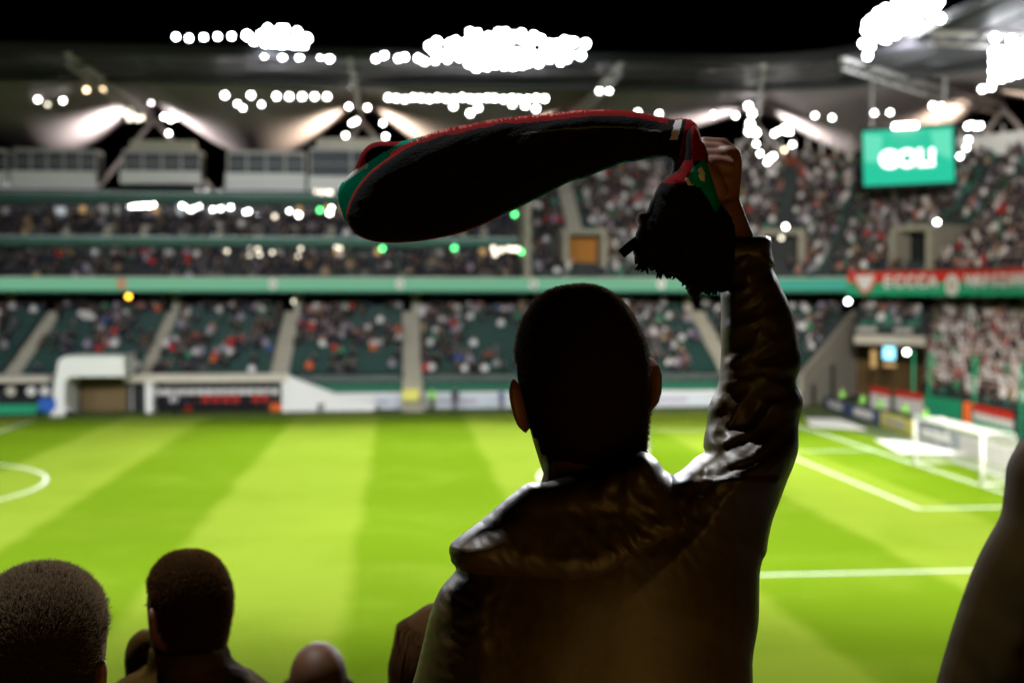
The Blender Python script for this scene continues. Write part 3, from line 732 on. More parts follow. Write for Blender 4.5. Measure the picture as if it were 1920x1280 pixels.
for pos, yaw, st, ar, col in rest:
    v, lp, tot, m = tmpl[(st, ar)]; c_, s_ = cos(yaw), sin(yaw); s = random.uniform(.93, 1.06)
    vv = np.stack([v[:, 0]*c_-v[:, 1]*s_, v[:, 0]*s_+v[:, 1]*c_, v[:, 2]*s], 1)+np.array(pos)
    V.append(vv); loops.append(lp+nv); totals.append(tot); nv += len(v)
    mm = np.where(m == 0, 0, np.where(m == 2, 1, np.where(m == 3, 2, 3+cols.index(col)))); mis.append(mm)
V = np.concatenate(V); lp = np.concatenate(loops).astype(np.int32); tot = np.concatenate(totals).astype(np.int32); mi = np.concatenate(mis).astype(np.int32)
me = bpy.data.meshes.new('spectator_crowd'); me.vertices.add(len(V)); me.vertices.foreach_set('co', V.ravel().astype(np.float32))
me.loops.add(len(lp)); me.loops.foreach_set('vertex_index', lp); me.polygons.add(len(tot))
st_ = np.concatenate([[0], np.cumsum(tot)[:-1]]).astype(np.int32); me.polygons.foreach_set('loop_start', st_)
for m in mats: me.materials.append(m)
me.polygons.foreach_set('material_index', mi); me.update(calc_edges=True); me.validate()
link('spectator_crowd', me, kind='stuff')
print('crowd', len(CROWD), 'individual', len(ind))
st_ = sin(TILT)

# pitch-side people
def pside(px, py, col, lab, st=1, ar=0, yaw=0, tro=None, h=None):
    P = WG(px, py) if h is None else WY(px, py, h)
    ms = [M['skin'], COLM.get(col) or M[col], tro or M['trousers'], M['hair']]
    o = link('person', variants[(st, ar)].mesh('person', ms, True), label=lab, category='person'); o.location = (P.x, P.y, max(0, P.z) if h else 0); o.rotation_euler = (0, 0, yaw); return o
pside(132, 766, 'white', 'person in white shirt standing in the canopy mouth')
pside(155, 766, 'navy', 'person in dark coat beside the one in white under the canopy', yaw=.6)
pside(200, 766, 'black', 'person in black standing at the right side of the canopy', yaw=-.4)
pside(328, 776, 'light_grey', 'person in grey training kit on the touchline before the bench', ar=2, yaw=1.2)
pside(470, 768, 'navy', 'person in navy standing before the right part of the bench', ar=2)
pside(810, 768, 'hiviz', 'steward in light green bib standing right of the yellow gate')
pside(853, 768, 'navy', 'person in navy standing against the white wall under rail', tro=COLM['navy'])
pside(940, 770, 'blue', 'person in bright blue jacket next to the man\'s left ear', ar=2, yaw=.5)
pside(602, 770, 'red', 'person in red crouched seat pose at foot of ramp wall', st=0)
for i, (x, y) in enumerate(((1553, 768), (1590, 780), (1622, 790), (1668, 800), (1704, 812))):
    P = WG(x, y); o = pside(x, y, 'hiviz', f'{["leftmost", "second", "middle", "fourth", "rightmost"][i]} steward in lime bib behind the boards, counting from the corner', yaw=-1.2)
    o.location = (P.x+1.2, P.y+.3, 0); o['group'] = 'stewards behind the advertising boards'
for i, (x, cl) in enumerate(((306, 'black'), (326, 'white'), (346, 'navy'), (366, 'black'), (505, 'black'), (522, 'navy'))):
    pside(x, 745, cl, f'{ORD[i]} {cl}-clad figure on the bench among the red substitutes, from the left', st=0, h=70.35).location.z = .12
k = 0
for x in range(385, 500, 19):
    if x == 461: continue
    pside(x, 745, 'red', f'{ORD[k]} red-clad substitute from the left on the bench', st=0, h=70.35).location.z = .12; bpy.context.view_layer; k += 1
for x, lab in ((352, 'small red bag on the turf before the bench'), (525, 'big red-orange bag at right end of the bench'), (512, 'red bag next to the big red-orange one')):
    P = WG(x, 770); b1 = MB(); s = .5 if x == 525 else .3
    b1.loft([(P+Vector((0, 0, 0)), Vector((s, 0, 0)), Vector((0, .25, 0))), (P+Vector((0, 0, .3)), Vector((s*1.05, 0, 0)), Vector((0, .28, 0))), (P+Vector((0, 0, .55)), Vector((s*.7, 0, 0)), Vector((0, .15, 0)))], 10)
    b1.tube([P+Vector((-s*.5, 0, .5)), P+Vector((0, 0, .75)), P+Vector((s*.5, 0, .5))], .03, 5); b1.obj('sports_bag', M['orange'] if x != 352 else M['red'], smooth=True, label=lab, category='bag')
for px, py, col, lab in ((1211, 868, 'light_grey', 'player in pale kit on the turf just behind the man\'s right ear'),):
    pside(px, py, col, lab, yaw=1.0, tro=COLM['white'])
# orange steward up on the ramp
o = pside(580, 712, 'orange', 'steward in orange jacket at the top of the ramp wall', h=72.0)

# ------------------------------------------------------------------ roof
Tn = [0.2-CX-21.7*3, 0.2-CX-21.7*2, 0.2-CX-21.7, 0.2-CX, 21.9-CX, 43.6-CX, R0*R(16), R0*R(48), AL+2, AL+22, AL+42]
def rz(t, o):
    k = 0
    for i in range(len(Tn)-1):
        if Tn[i] <= t <= Tn[i+1]: k = (t-Tn[i])/(Tn[i+1]-Tn[i])
    s = min(1, max(0, (o-10)/26)); s = s*s*(3-2*s)
    return 27.75+.75*s-5.2*sin(pi*k)**1.4*s
rf = thing('stand_roof', 'dark membrane roof with scalloped rear edge over the far stand', 'roof', bp(-30, 20, 28))
def roofpart(o0, o1, n, mat, nm, t0=-80, t1=60):
    b = MB(); ts = []
    for i in range(len(Tn)-1):
        for k in range(14): ts.append(Tn[i]+(Tn[i+1]-Tn[i])*k/14)
    ts.append(Tn[-1]); K = n+1
    for t in ts:
        for j in range(K):
            o = o0+(o1-o0)*j/n; b.v.append(tuple(bp(t, o, rz(t, o))))
    for i in range(len(ts)-1):
        for j in range(n): b.f.append((i*K+j, i*K+j+1, (i+1)*K+j+1, (i+1)*K+j)); b.m.append(0)
    ob = b.obj(nm, mat, rf, True); sm = ob.modifiers.new('s', 'SOLIDIFY'); sm.thickness = .08; return ob
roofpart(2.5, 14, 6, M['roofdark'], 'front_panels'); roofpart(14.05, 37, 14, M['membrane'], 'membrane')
sweep(MB(), -80, 60, [(2.1, 27.5), (2.1, 28.15), (2.5, 28.15), (2.5, 27.5)]).obj('front_beam', pb('dark_beam', (.015, .016, .018), .6), rf)
sweep(MB(), -80, 60, [(13.6, 27.2), (13.6, 27.6), (14.2, 27.6), (14.2, 27.2)]).obj('cross_beam', pb('mid_beam', (.05, .055, .055), .6), rf)
sweep(MB(), -80, 60, [(5.6, 27.1), (5.6, 27.3), (5.9, 27.3), (5.9, 27.1)]).obj('lamp_gantry', M['housing'], rf)
for i, t in enumerate(Tn[2:9]):
    al, ou = bframe(t); tr = thing('roof_truss', ['steel roof truss with lit node beyond the left edge', 'steel roof truss whose lit node stands left of the white banks', 'steel roof truss with lamps dropping just left of the scarf', 'steel roof truss mostly hidden behind the raised scarf', 'steel roof truss with bright node right of the raised hand', 'steel roof truss coming down right of the big screen', 'steel roof truss at the right edge over the end stand'][i], 'truss', bp(t, 36, 20))
    MB().tube([bp(t, 2.4, 27.4), bp(t, 20, 27.4), bp(t, 36, 27.6)], .22, 8).obj('upper_chord', M['steel'], tr)
    MB().tube([bp(t, 2.4, 26.6), bp(t, 20, 26.3), bp(t, 36, 26.6)], .11, 8).obj('lower_chord', M['steel'], tr)
    b1 = MB()
    for k in range(12):
        o = 2.6+33*k/12; b1.tube([bp(t, o, 27.4), bp(t, o+1.4, 26.45), bp(t, o+2.75, 27.4)], .06, 5)
    b1.obj('web_bars', M['steel'], tr)
    for s in (-1, 1):
        MB().tube([bp(t, 36, 27.2), bp(t, 36.0, 20.0)+al*s*5.8], .22, 8).obj('leg', M['steel'], tr)
    if 1 <= i <= 5:
        P = bp(t, 31, 26.5)
        for s in (-1, 1):
            area('roof_uplight', P+al*s*.6-Vector((0, 0, 2.4)), P+al*s*6.5+Vector((0, 0, .2)), (8500 if i in (1, 4, 2) else 6500), .3, (1, .84, .62) if i in (2, 3, 5) else (1, .95, .88), spot=105)
# ------------------------------------------------------------------ lamps one can see
def lampproto(r, mat, nm='lamp', cat='lamp', vis_=True):
    root = link(nm, None, category=cat); root.empty_display_size = .2
    h = MB().loft([((0, .03, 0), (r*1.02, 0, 0), (0, 0, r*1.02)), ((0, r*.9, 0), (r*.6, 0, 0), (0, 0, r*.6))], 12).obj('housing', M['housing'], root)
    b = MB().loft([((0, .02, 0), (r, 0, 0), (0, 0, r)), ((0, -.04, 0), (r*.9, 0, 0), (0, 0, r*.9)), ((0, -.09, 0), (r*.4, 0, 0), (0, 0, r*.4))], 14)
    b.obj('lens', mat, root, True)
    return root
PROTO = {}
def lamp(px, py, d, key, label, group=None, r=.2):
    P = W(px, py, d)
    k = (key, r)
    if k not in PROTO: PROTO[k] = [lampproto(r, M[key], 'floodlight' if key == 'lampblue' else 'lamp', 'floodlight' if key == 'lampblue' else 'lamp'), False]
    pr, used = PROTO[k]
    if not used: o = pr; PROTO[k][1] = True
    else:
        o = pr.copy(); C.objects.link(o)
        for ch in list(pr.children): c = ch.copy(); C.objects.link(c); c.parent = o
    o.location = P; v = CAM-P; o.rotation_euler = (0, 0, math.atan2(v.y, v.x)+pi/2)
    o['label'] = label
    if group: o['group'] = group
    return o
def row(pts, d, key, desc, group, r=.2):
    q = random.Random(len(desc)); j = 6 if key == 'lampblue' and 'spaced' not in desc else 1
    for i, (x, y) in enumerate(pts):
        x += q.uniform(-j, j)*.7; y += q.uniform(-j, j)
        lamp(x, y, d, key, f'{ORD[i] if i < 20 else "later"} lamp from the left {desc}', group, r)
G1 = 'left floodlight bank on the far roof'; G2 = 'middle floodlight bank on the far roof'
row([(330, 70), (355, 71), (382, 70), (408, 69), (434, 68)], 95.3, 'lampblue', 'in spaced left part of the left roof bank', G1, .16)
row([(460+i*16, 68+(i % 2)*4) for i in range(8)], 95.3, 'lampblue', 'in the glaring upper row of the left roof bank', G1, .26)
row([(478+i*17, 98+i*.9) for i in range(9)], 95.3, 'lampblue', 'in the glaring lower row of the left roof bank', G1, .2)
row([(490+i*16, 52+abs(i-2)*4) for i in range(5)], 95.3, 'lampblue', 'in the topmost row of the left roof bank', G1, .2)
row([(500+i*14, 82) for i in range(6)], 95.3, 'lampblue', 'in the middle row of the left roof bank', G1, .26)
row([(806+i*17, 82-min(i, 16-i)*.7) for i in range(18)], 95.3, 'lampblue', 'in the upper row of the middle roof bank', G2, .26)
row([(815+i*17, 98) for i in range(17)], 95.3, 'lampblue', 'in the second row of the middle roof bank', G2, .26)
row([(705+i*19, 106+min(i, 6)) for i in range(20)], 95.3, 'lampblue', 'in the third row of the middle roof bank', G2, .18)
row([(880+i*16, 122) for i in range(9)], 95.3, 'lampblue', 'in the lowest row of the middle roof bank', G2, .24)
row([(880+i*17, 66) for i in range(8)], 95.3, 'lampblue', 'in the topmost row of the middle roof bank', G2, .2)
row([(422, 178), (470, 178), (518, 180), (543, 181), (567, 181), (590, 181), (613, 181)], 104, 'lamp', 'in row hung below the left roof bank', 'lamps hung under the left bank')
row([(445, 195), (490, 197), (455, 203)], 104, 'lamp', 'just under the row below the left bank', 'lamps hung under the left bank', .14)
row([(728+i*15.4, 184+(i % 3)) for i in range(20)], 104, 'lamp', 'in the long row hung under the middle bank', 'lamps hung under the middle bank')
row([(850, 200), (882, 213), (896, 202), (960, 196), (1005, 205), (985, 198)], 104.5, 'lamp', 'just under the long row of the middle bank', 'lamps hung under the middle bank')
# corner bank: follows the roof edge
k = 0
for j in range(6):
    n = 7+j
    for i in range(9):
        x = 1622+i*17+j*2; y = 92-i*11-j*13+(i*i*.25)
        if x < 1765 and y > -20:
            lamp(x+random.Random(i*31+j).uniform(-7, 7), y+8+random.Random(i*7+j).uniform(-7, 7), 93-i*1.2, 'lampblue', f'{ORD[i]} lamp from the left in {ORD[j]} row up of the corner bank', 'floodlight bank over the far right corner', .25); k += 1
for j in range(4):
    for i in range(5):
        lamp(1862+i*16, 98+j*18-i*5, 88, 'lampblue', f'{ORD[i]} lamp from the left in {ORD[j]} row of the right-edge bank', 'floodlight bank cut by the right edge', .22)
row([(1872, 30), (1890, 22), (1908, 26), (1918, 36), (1880, 40)], 86, 'lampblue', 'in the bank cut by the top right corner', 'lamps in the top right corner', .24)
row([(1868, 72), (1900, 76)], 86, 'lampblue', 'in pair under the top right corner bank', 'lamps in the top right corner', .24)
row([(1842, 167), (1858, 164)], 92, 'lamp', 'in pair below the right-edge bank', 'small lamps at the right')
row([(1749, 199), (1766, 199)], 105, 'lamp', 'in the pair above the screen right corner', 'small lamps at the right')
singles = [(71, 187, 110, 'lamp', 'leftmost lamp of the three on the membrane at far left'), (118, 189, 110, 'lamp', 'rightmost lamp of the three on the membrane at far left'), (89, 196, 110, 'lampdim', 'dim yellow lamp between two white ones at far left'),
 (188, 147, 108, 'lamp', 'white lamp at top of the left hanging cluster'), (167, 147, 108, 'lampwarm', 'amber lamp at top left of the left hanging cluster'), (162, 169, 108, 'lampwarm', 'amber lamp at lower left of the left hanging cluster'), (192, 169, 108, 'lampwarm', 'amber lamp at lower right of the left hanging cluster'),
 (284, 192, 122, 'lamp', 'lamp left of the bright node of the left truss'), (316, 250, 122, 'lamp', 'lamp right under the bright node of the left truss'), (299, 268, 122, 'lamp', 'lowest single lamp of the left truss'), (265, 274, 122, 'lamp', 'lamp above the third glass box roof'),
 (657, 160, 110, 'lamp', 'top left lamp of the scarf-side truss'), (677, 160, 110, 'lamp', 'top right lamp of the scarf-side truss'), (654, 200, 112, 'lamp', 'second left lamp of the scarf-side truss'), (689, 202, 112, 'lamp', 'second right lamp of the scarf-side truss'),
 (660, 231, 114, 'lamp', 'third left lamp of the scarf-side truss'), (668, 227, 114, 'lamp', 'lamp touching the third left one of the scarf-side truss'), (648, 254, 116, 'lamp', 'lowest left lamp of the scarf-side truss'), (718, 231, 114, 'lamp', 'third right lamp of the scarf-side truss'), (723, 256, 116, 'lamp', 'fourth right lamp of the scarf-side truss'), (690, 273, 116, 'lamp', 'lowest lamp touching the tip of the scarf'),
 (1124, 171, 105, 'lamp', 'left lamp of the pair above the scarf'), (1142, 171, 105, 'lamp', 'right lamp of the pair above the scarf'), (1196, 211, 106, 'lamp', 'lamp touching the top edge of the scarf, left one'), (1236, 214, 106, 'lamp', 'lamp touching the top edge of the scarf, right one'),
 (1338, 215, 110, 'lamp', 'lamp right above the raised fist'), (1379, 217, 110, 'lamp', 'second lamp above the raised fist'), (1418, 270, 118, 'lamp', 'upper lamp left on the right truss'), (1425, 288, 118, 'lamp', 'lower lamp left on the right truss'), (1486, 271, 118, 'lamp', 'lamp on right flank of the right truss'), (1471, 281, 118, 'lampwarm', 'amber lamp on the right truss'),
 (1528, 217, 112, 'lamp', 'left lamp of the pair between truss and screen'), (1560, 221, 112, 'lamp', 'right lamp of the pair between truss and screen'), (1639, 212, 108, 'lamp', 'left lamp of the pair above the screen'), (1669, 211, 108, 'lamp', 'right lamp of the pair above the screen'),
 (1816, 262, 108, 'lamp', 'top lamp of the three at the screen right side'), (1812, 277, 108, 'lamp', 'middle lamp of the three at the screen right side'), (1800, 293, 108, 'lamp', 'lowest lamp of the three at the screen right side'),
 (1473, 425, 108, 'lamp', 'white lamp above the arch in the upper bank'), (1465, 446, 108, 'lampdim', 'yellowish lamp in the arch of the upper bank'), (1757, 417, 100, 'lamp', 'white lamp in the upper bank under the screen'), (1753, 441, 100, 'lampdim', 'yellowish lamp in the upper bank under the screen'),
 (241, 556, 108, 'lampamber', 'orange lamp just below the lit board'), (717, 466, 106, 'lampgreen', 'green lamp below the scarf end'), (965, 402, 106, 'lampgreen', 'green lamp under the scarf middle'), (600, 394, 108, 'lampgreen', 'green lamp left of the scarf end'), (852, 465, 106, 'lampgreen', 'green lamp on the balcony under the scarf'), (978, 472, 106, 'lampgreen', 'green lamp at the end of the balconies'),
 (552, 565, 108, 'lampdim', 'pale lamp under lit board'), (1590, 565, 100, 'lamp', 'white lamp at the left top of end stand'), (1700, 660, 98, 'lamp', 'white lamp in the tunnel mouth'),
 (560, 403, 110, 'lamp', 'lamp on the upper balcony between green and scarf'), (618, 399, 110, 'lamp', 'lamp on the upper balcony next to the green one'), (515, 406, 110, 'lampdim', 'pale lamp on the upper balcony'), (140, 331, 114, 'lamp', 'lamp of a slanting trio before the leftmost whole box, lowest'), (152, 325, 114, 'lamp', 'lamp of a slanting trio before the leftmost whole box, middle'), (164, 319, 114, 'lamp', 'lamp of a slanting trio before the leftmost whole box, top')]
for x, y, d, key, lab in singles:
    lamp(x, y, d, key, lab, r=.17 if key == 'lamp' else (.2 if key != 'lampdim' else .17))
# bright truss nodes
row([(318+random.Random(1).uniform(-3, 3), 178), (312, 190), (326, 192), (335, 194), (318, 200), (308, 219), (320, 224), (330, 219)], 120, 'lamp', 'in the bright node of the left truss', 'node lamps of the left truss', .2)
row([(236, 213), (246, 207), (252, 216), (258, 222), (266, 221), (243, 222)], 120, 'lampdim', 'in the dim cluster left of the left truss node', 'dim cluster of the left truss', .25)
row([(1403, 200), (1410, 212), (1404, 247), (1412, 245), (1418, 250), (1406, 232)], 118, 'lamp', 'in the bright node of the right truss', 'node lamps of the right truss', .26)
row([(1452, 250), (1460, 246), (1470, 240), (1478, 236), (1480, 248), (1474, 245)], 118, 'lamp', 'in the slanting cluster right of the right truss node', 'slanting cluster of the right truss', .2)
row([(1439, 304), (1444, 298), (1450, 292)], 118, 'lamp', 'in the short slanting strip low on the right truss', 'slanting strip of the right truss', .2)
row([(1815, 236), (1822, 235), (1830, 237), (1838, 236)], 108, 'lamp', 'in the tight cluster right of the screen', 'cluster right of the screen', .2)
row([(120, 359), (133, 358), (141, 356), (155, 360)]+[(165+i*8, 360) for i in range(11)], 113, 'lamp', 'in the bright strip under the leftmost boxes', 'strip lamps under the leftmost boxes', .15)
row([(204, 400), (210, 394)]+[(216+i*8, 389-i*.5) for i in range(10)], 111, 'lamp', 'in the strip on the left of the upper balcony', 'strip lamps on the upper balcony, left', .15)
row([(362, 364)]+[(370+i*8, 359) for i in range(7)]+[(432, 363), (442, 362), (452, 363)], 113, 'lamp', 'in the strip under the fourth box', 'strip lamps under the fourth box', .14)
row([(342, 386), (350, 390), (358, 394), (366, 390), (374, 388), (400, 392), (414, 391), (432, 388)], 111, 'lamp', 'in the strip in the middle of the upper balcony', 'strip lamps on the upper balcony, middle', .14)
row([(593, 359), (602, 360), (614, 360), (621, 361)], 113, 'lampdim', 'in the short strip left of the scarf', 'strip lamps left of the scarf', .2)
rr = random.Random(9)
row(sorted([(rr.uniform(460, 640), rr.uniform(388, 408)) for _ in range(6)]), 110, 'lamp', 'scattered on the upper balcony just left of scarf', 'small lamps on the upper balcony', .12)
row([(22, 346), (36, 349), (180, 372), (300, 371), (318, 380), (470, 372)], 112, 'lamp', 'spread along the front of the upper deck', 'small lamps on the upper deck edge', .12)
row(sorted([(rr.uniform(5, 100), rr.uniform(381, 386)) for _ in range(9)]), 112, 'lampdim', 'in the warm ceiling strip at the far left', 'warm ceiling lamps, far left', .16)
row(sorted([(rr.uniform(420, 660), rr.uniform(463, 482)) for _ in range(10)]), 107, 'lampdim', 'scattered along the lower balcony left of scarf', 'warm lamps on the lower balcony', .14)
row([(925, 465), (940, 468), (953, 466), (962, 467), (928, 477), (970, 466)], 107, 'lampdim', 'in the warm cluster at the right end of the balconies', 'warm lamps at the balcony end', .2)

# ------------------------------------------------------------------ big screen
sc = thing('video_screen', 'big green video screen with white letters hanging in the corner', 'screen', W(1703, 292, 104))
q = [W(1617, 247, 105), W(1787, 237, 102.5), W(1790, 340, 102.5), W(1620, 349, 105)]
al = (q[1]-q[0]).normalized(); up = (q[0]-q[3]).normalized(); nn = al.cross(up).normalized()
ctr = (q[0]+q[1]+q[2]+q[3])/4; hw = (q[1]-q[0]).length/2; hh = (q[0]-q[3]).length/2
back = -nn if nn.dot(CAM-ctr) > 0 else nn
MB().quadbox(ctr+back*.35, al*(hw+.22), up*(hh+.3), back*.3).obj('cabinet', M['black'], sc)
MB().quadbox(ctr, al*hw, up*hh, back*.03).obj('display', M['screen'], sc)
b1 = MB()
b1.quad(ctr-back*.04-al*hw*.97+up*hh*.9, ctr-back*.04-al*hw*.55+up*hh*.8, ctr-back*.04-al*hw*.6-up*hh*.2, ctr-back*.04-al*hw*.97-up*hh*.1)
b1.quad(ctr-back*.04+al*hw*.5+up*hh*.85, ctr-back*.04+al*hw*.95+up*hh*.9, ctr-back*.04+al*hw*.95-up*hh*.2, ctr-back*.04+al*hw*.6+up*hh*.1)
b1.obj('display_pattern', M['screenlight'], sc, kind='stuff')
me = textmesh('GOL!', 1.95, .04, .09); me.materials.append(M['text'])
fn = -back; mw = Matrix(((al.x, up.x, fn.x), (al.y, up.y, fn.y), (al.z, up.z, fn.z))).to_4x4()
me.transform(Matrix.Translation(ctr-back*.08-up*.25-al*.05) @ mw); link('letters', me, sc)
for s in (-1, 1): MB().tube([ctr+al*s*hw*.8+up*hh+back*.3, ctr+al*s*hw*.8+Vector((0, 0, 9.5))+back*.3], .08, 6).obj('hanger', M['steel'], sc)
P = W(1697, 236, 103.4); MB().quadbox(P, al*.95, up*.17, back*.1).obj('strip_lamp', M['lamp'], sc)

#FOREGROUND
# ================================================================== people in the foreground
def smooth_poly(pts, step):
    P = np.array(pts, float); n = len(P); out = []
    for i in range(n):
        p0, p1, p2, p3 = P[i-1], P[i], P[(i+1) % n], P[(i+2) % n]
        L = np.hypot(*(p2-p1)); k = max(1, int(round(L/step)))
        for j in range(k):
            t = j/k; out.append(.5*((2*p1)+(-p0+p2)*t+(2*p0-5*p1+4*p2-p3)*t*t+(-p0+3*p1-3*p2+p3)*t**3))
    return np.array(out)
def seg_dist(Q, P, closed=True):
    A = P if closed else P[:-1]; B = np.roll(P, -1, 0) if closed else P[1:]; AB = B-A; l2 = (AB**2).sum(1)+1e-9
    out = np.empty(len(Q)); idx = np.empty(len(Q), int)
    for s in range(0, len(Q), 2000):
        q = Q[s:s+2000, None, :]; t = np.clip(((q-A)*AB).sum(2)/l2, 0, 1); d = np.hypot(*np.moveaxis(q-(A+AB*t[..., None]), 2, 0))
        out[s:s+2000] = d.min(1); idx[s:s+2000] = d.argmin(1)
    return out, idx
def inside(Q, P):
    x, y = Q[:, 0], Q[:, 1]; c = np.zeros(len(Q), bool)
    for (x1, y1), (x2, y2) in zip(P, np.roll(P, -1, 0)):
        if y1 == y2: continue
        m = ((y1 > y) != (y2 > y)) & (x < (x2-x1)*(y-y1)/(y2-y1)+x1); c ^= m
    return c
def inflate(poly, d, T, Rp, step=7, grid=7, z0=None, fold=None, matf=None, jag=None):
    """a rounded solid whose outline is poly (photo pixels at distance d); T(x,y) half thickness in m, Rp(x,y) rounding width in px"""
    P = smooth_poly(poly, step)
    if jag:
        P = P+np.array([[jag(x, y, 0), jag(x, y, 9)] for x, y in P])
    x0, y0 = P.min(0); x1, y1 = P.max(0)
    X, Y = np.meshgrid(np.arange(x0, x1, grid), np.arange(y0, y1, grid)); X = X+(np.arange(X.shape[0]) % 2)[:, None]*grid*.5
    Q = np.stack([X.ravel(), Y.ravel()], 1); Q = Q[inside(Q, P)]; ds, _ = seg_dist(Q, P); Q = Q[ds > grid*.45]
    A = np.concatenate([P, Q]); n = len(P)
    v, e, f, ov, oe, of = delaunay_2d_cdt([Vector(a) for a in A], [(i, (i+1) % n) for i in range(n)], [], 1, 1e-4)
    v = np.array([(a.x, a.y) for a in v]); ds, near = seg_dist(v, P); onb = ds < .05
    b = MB(); fi = []; bi = []
    for i, (x, y) in enumerate(v):
        r = min(ds[i]/Rp(x, y), 1.0); h = T(x, y)*math.sqrt(max(0, 1-(1-r)**2)); c = d+(z0(x, y) if z0 else 0)
        fo = fold(x, y)*min(1, ds[i]/18) if fold else 0
        b.v.append(tuple(W(x, y, c-h-fo))); fi.append(len(b.v)-1)
        if onb[i]: bi.append(len(b.v)-1)
        else: b.v.append(tuple(W(x, y, c+h+fo*.6))); bi.append(len(b.v)-1)
    for t in f:
        a_, b_, c_ = t; mi = 0
        if matf:
            cx = v[[a_, b_, c_]].mean(0); mi = matf(cx[0], cx[1], ds[[a_, b_, c_]].mean(), P[near[a_]])
        b.f.append((fi[a_], fi[b_], fi[c_])); b.m.append(mi); b.f.append((bi[a_], bi[c_], bi[b_])); b.m.append(mi)
    # one outward orientation
    return b
def clean(o):
    bm = bmesh.new(); bm.from_mesh(o.data); bmesh.ops.recalc_face_normals(bm, faces=bm.faces); bm.to_mesh(o.data); bm.free(); return o
def remesh(o, vox, smooth=2):
    m = o.modifiers.new('r', 'REMESH'); m.mode = 'VOXEL'; m.voxel_size = vox; m.use_smooth_shade = True
    s = o.modifiers.new('s', 'SMOOTH'); s.iterations = smooth; s.factor = .6; return o

# materials
def fabric(name, col, rough, spec, bump=.4, scale=60):
    m = pb(name, col, rough, spec); m.node_tree.nodes['Principled BSDF'].inputs['Coat Weight'].default_value = 0
    return noisy(m, scale, .25, bump=bump, coord='Object', detail=5)
M['jacket'] = fabric('black_nylon', (.038, .0205, .0008), .46, .33, .05, 60)
def creases(m, scale, dist, strength=.6):
    nt = m.node_tree; b = nt.nodes['Principled BSDF']; tc = nt.nodes.new('ShaderNodeTexCoord'); n = nt.nodes.new('ShaderNodeTexNoise')
    n.inputs['Scale'].default_value = scale; n.inputs['Detail'].default_value = 2; n.inputs['Distortion'].default_value = .8; nt.links.new(tc.outputs['Object'], n.inputs['Vector'])
    a = nt.nodes.new('ShaderNodeMath'); a.operation = 'SUBTRACT'; a.inputs[1].default_value = .5; nt.links.new(n.outputs['Fac'], a.inputs[0])
    c = nt.nodes.new('ShaderNodeMath'); c.operation = 'ABSOLUTE'; nt.links.new(a.outputs[0], c.inputs[0])
    d = nt.nodes.new('ShaderNodeMapRange'); d.inputs[1].default_value = 0; d.inputs[2].default_value = .09; d.inputs[3].default_value = 1; d.inputs[4].default_value = 0; d.interpolation_type = 'SMOOTHSTEP'; nt.links.new(c.outputs[0], d.inputs[0])
    bp_ = nt.nodes.new('ShaderNodeBump'); bp_.inputs['Strength'].default_value = strength; bp_.inputs['Distance'].default_value = dist; nt.links.new(d.outputs[0], bp_.inputs['Height'])
    old = b.inputs['Normal'].links[0].from_socket; nt.links.new(old, bp_.inputs['Normal']); nt.links.new(bp_.outputs[0], b.inputs['Normal'])
M['jacket2'] = fabric('dark_wool', (.042, .022, .0014), .9, .05, .12, 90)
M['skin_man'] = noisy(pb('skin_man', (.14, .054, .028), .55, .3), 25, .2, bump=.1)
def hairmat(name, col, tr=.35):
    m = bpy.data.materials.new(name); m.use_nodes = True; nt = m.node_tree; b = nt.nodes['Principled BSDF']
    b.inputs['Base Color'].default_value = (*col, 1); b.inputs['Roughness'].default_value = .85; b.inputs['Specular IOR Level'].default_value = .04
    t = nt.nodes.new('ShaderNodeBsdfTranslucent'); t.inputs[0].default_value = (*[min(1, c*1.6) for c in col], 1)
    mx = nt.nodes.new('ShaderNodeMixShader'); mx.inputs[0].default_value = tr
    nt.links.new(b.outputs[0], mx.inputs[1]); nt.links.new(t.outputs[0], mx.inputs[2]); nt.links.new(mx.outputs[0], nt.nodes['Material Output'].inputs[0]); return m
M['hair_black'] = hairmat('short_black_hair', (.014, .007, .0008)); M['hair_rim'] = hairmat('short_black_hair_strands', (.03, .018, .010), .5)
M['hair_grey'] = hairmat('grey_hair', (.075, .052, .03), .6); M['hair_grey_base'] = hairmat('grey_hair_roots', (.014, .008, .001)); M['hair_brown'] = hairmat('brown_hair', (.07, .032, .010), .4)
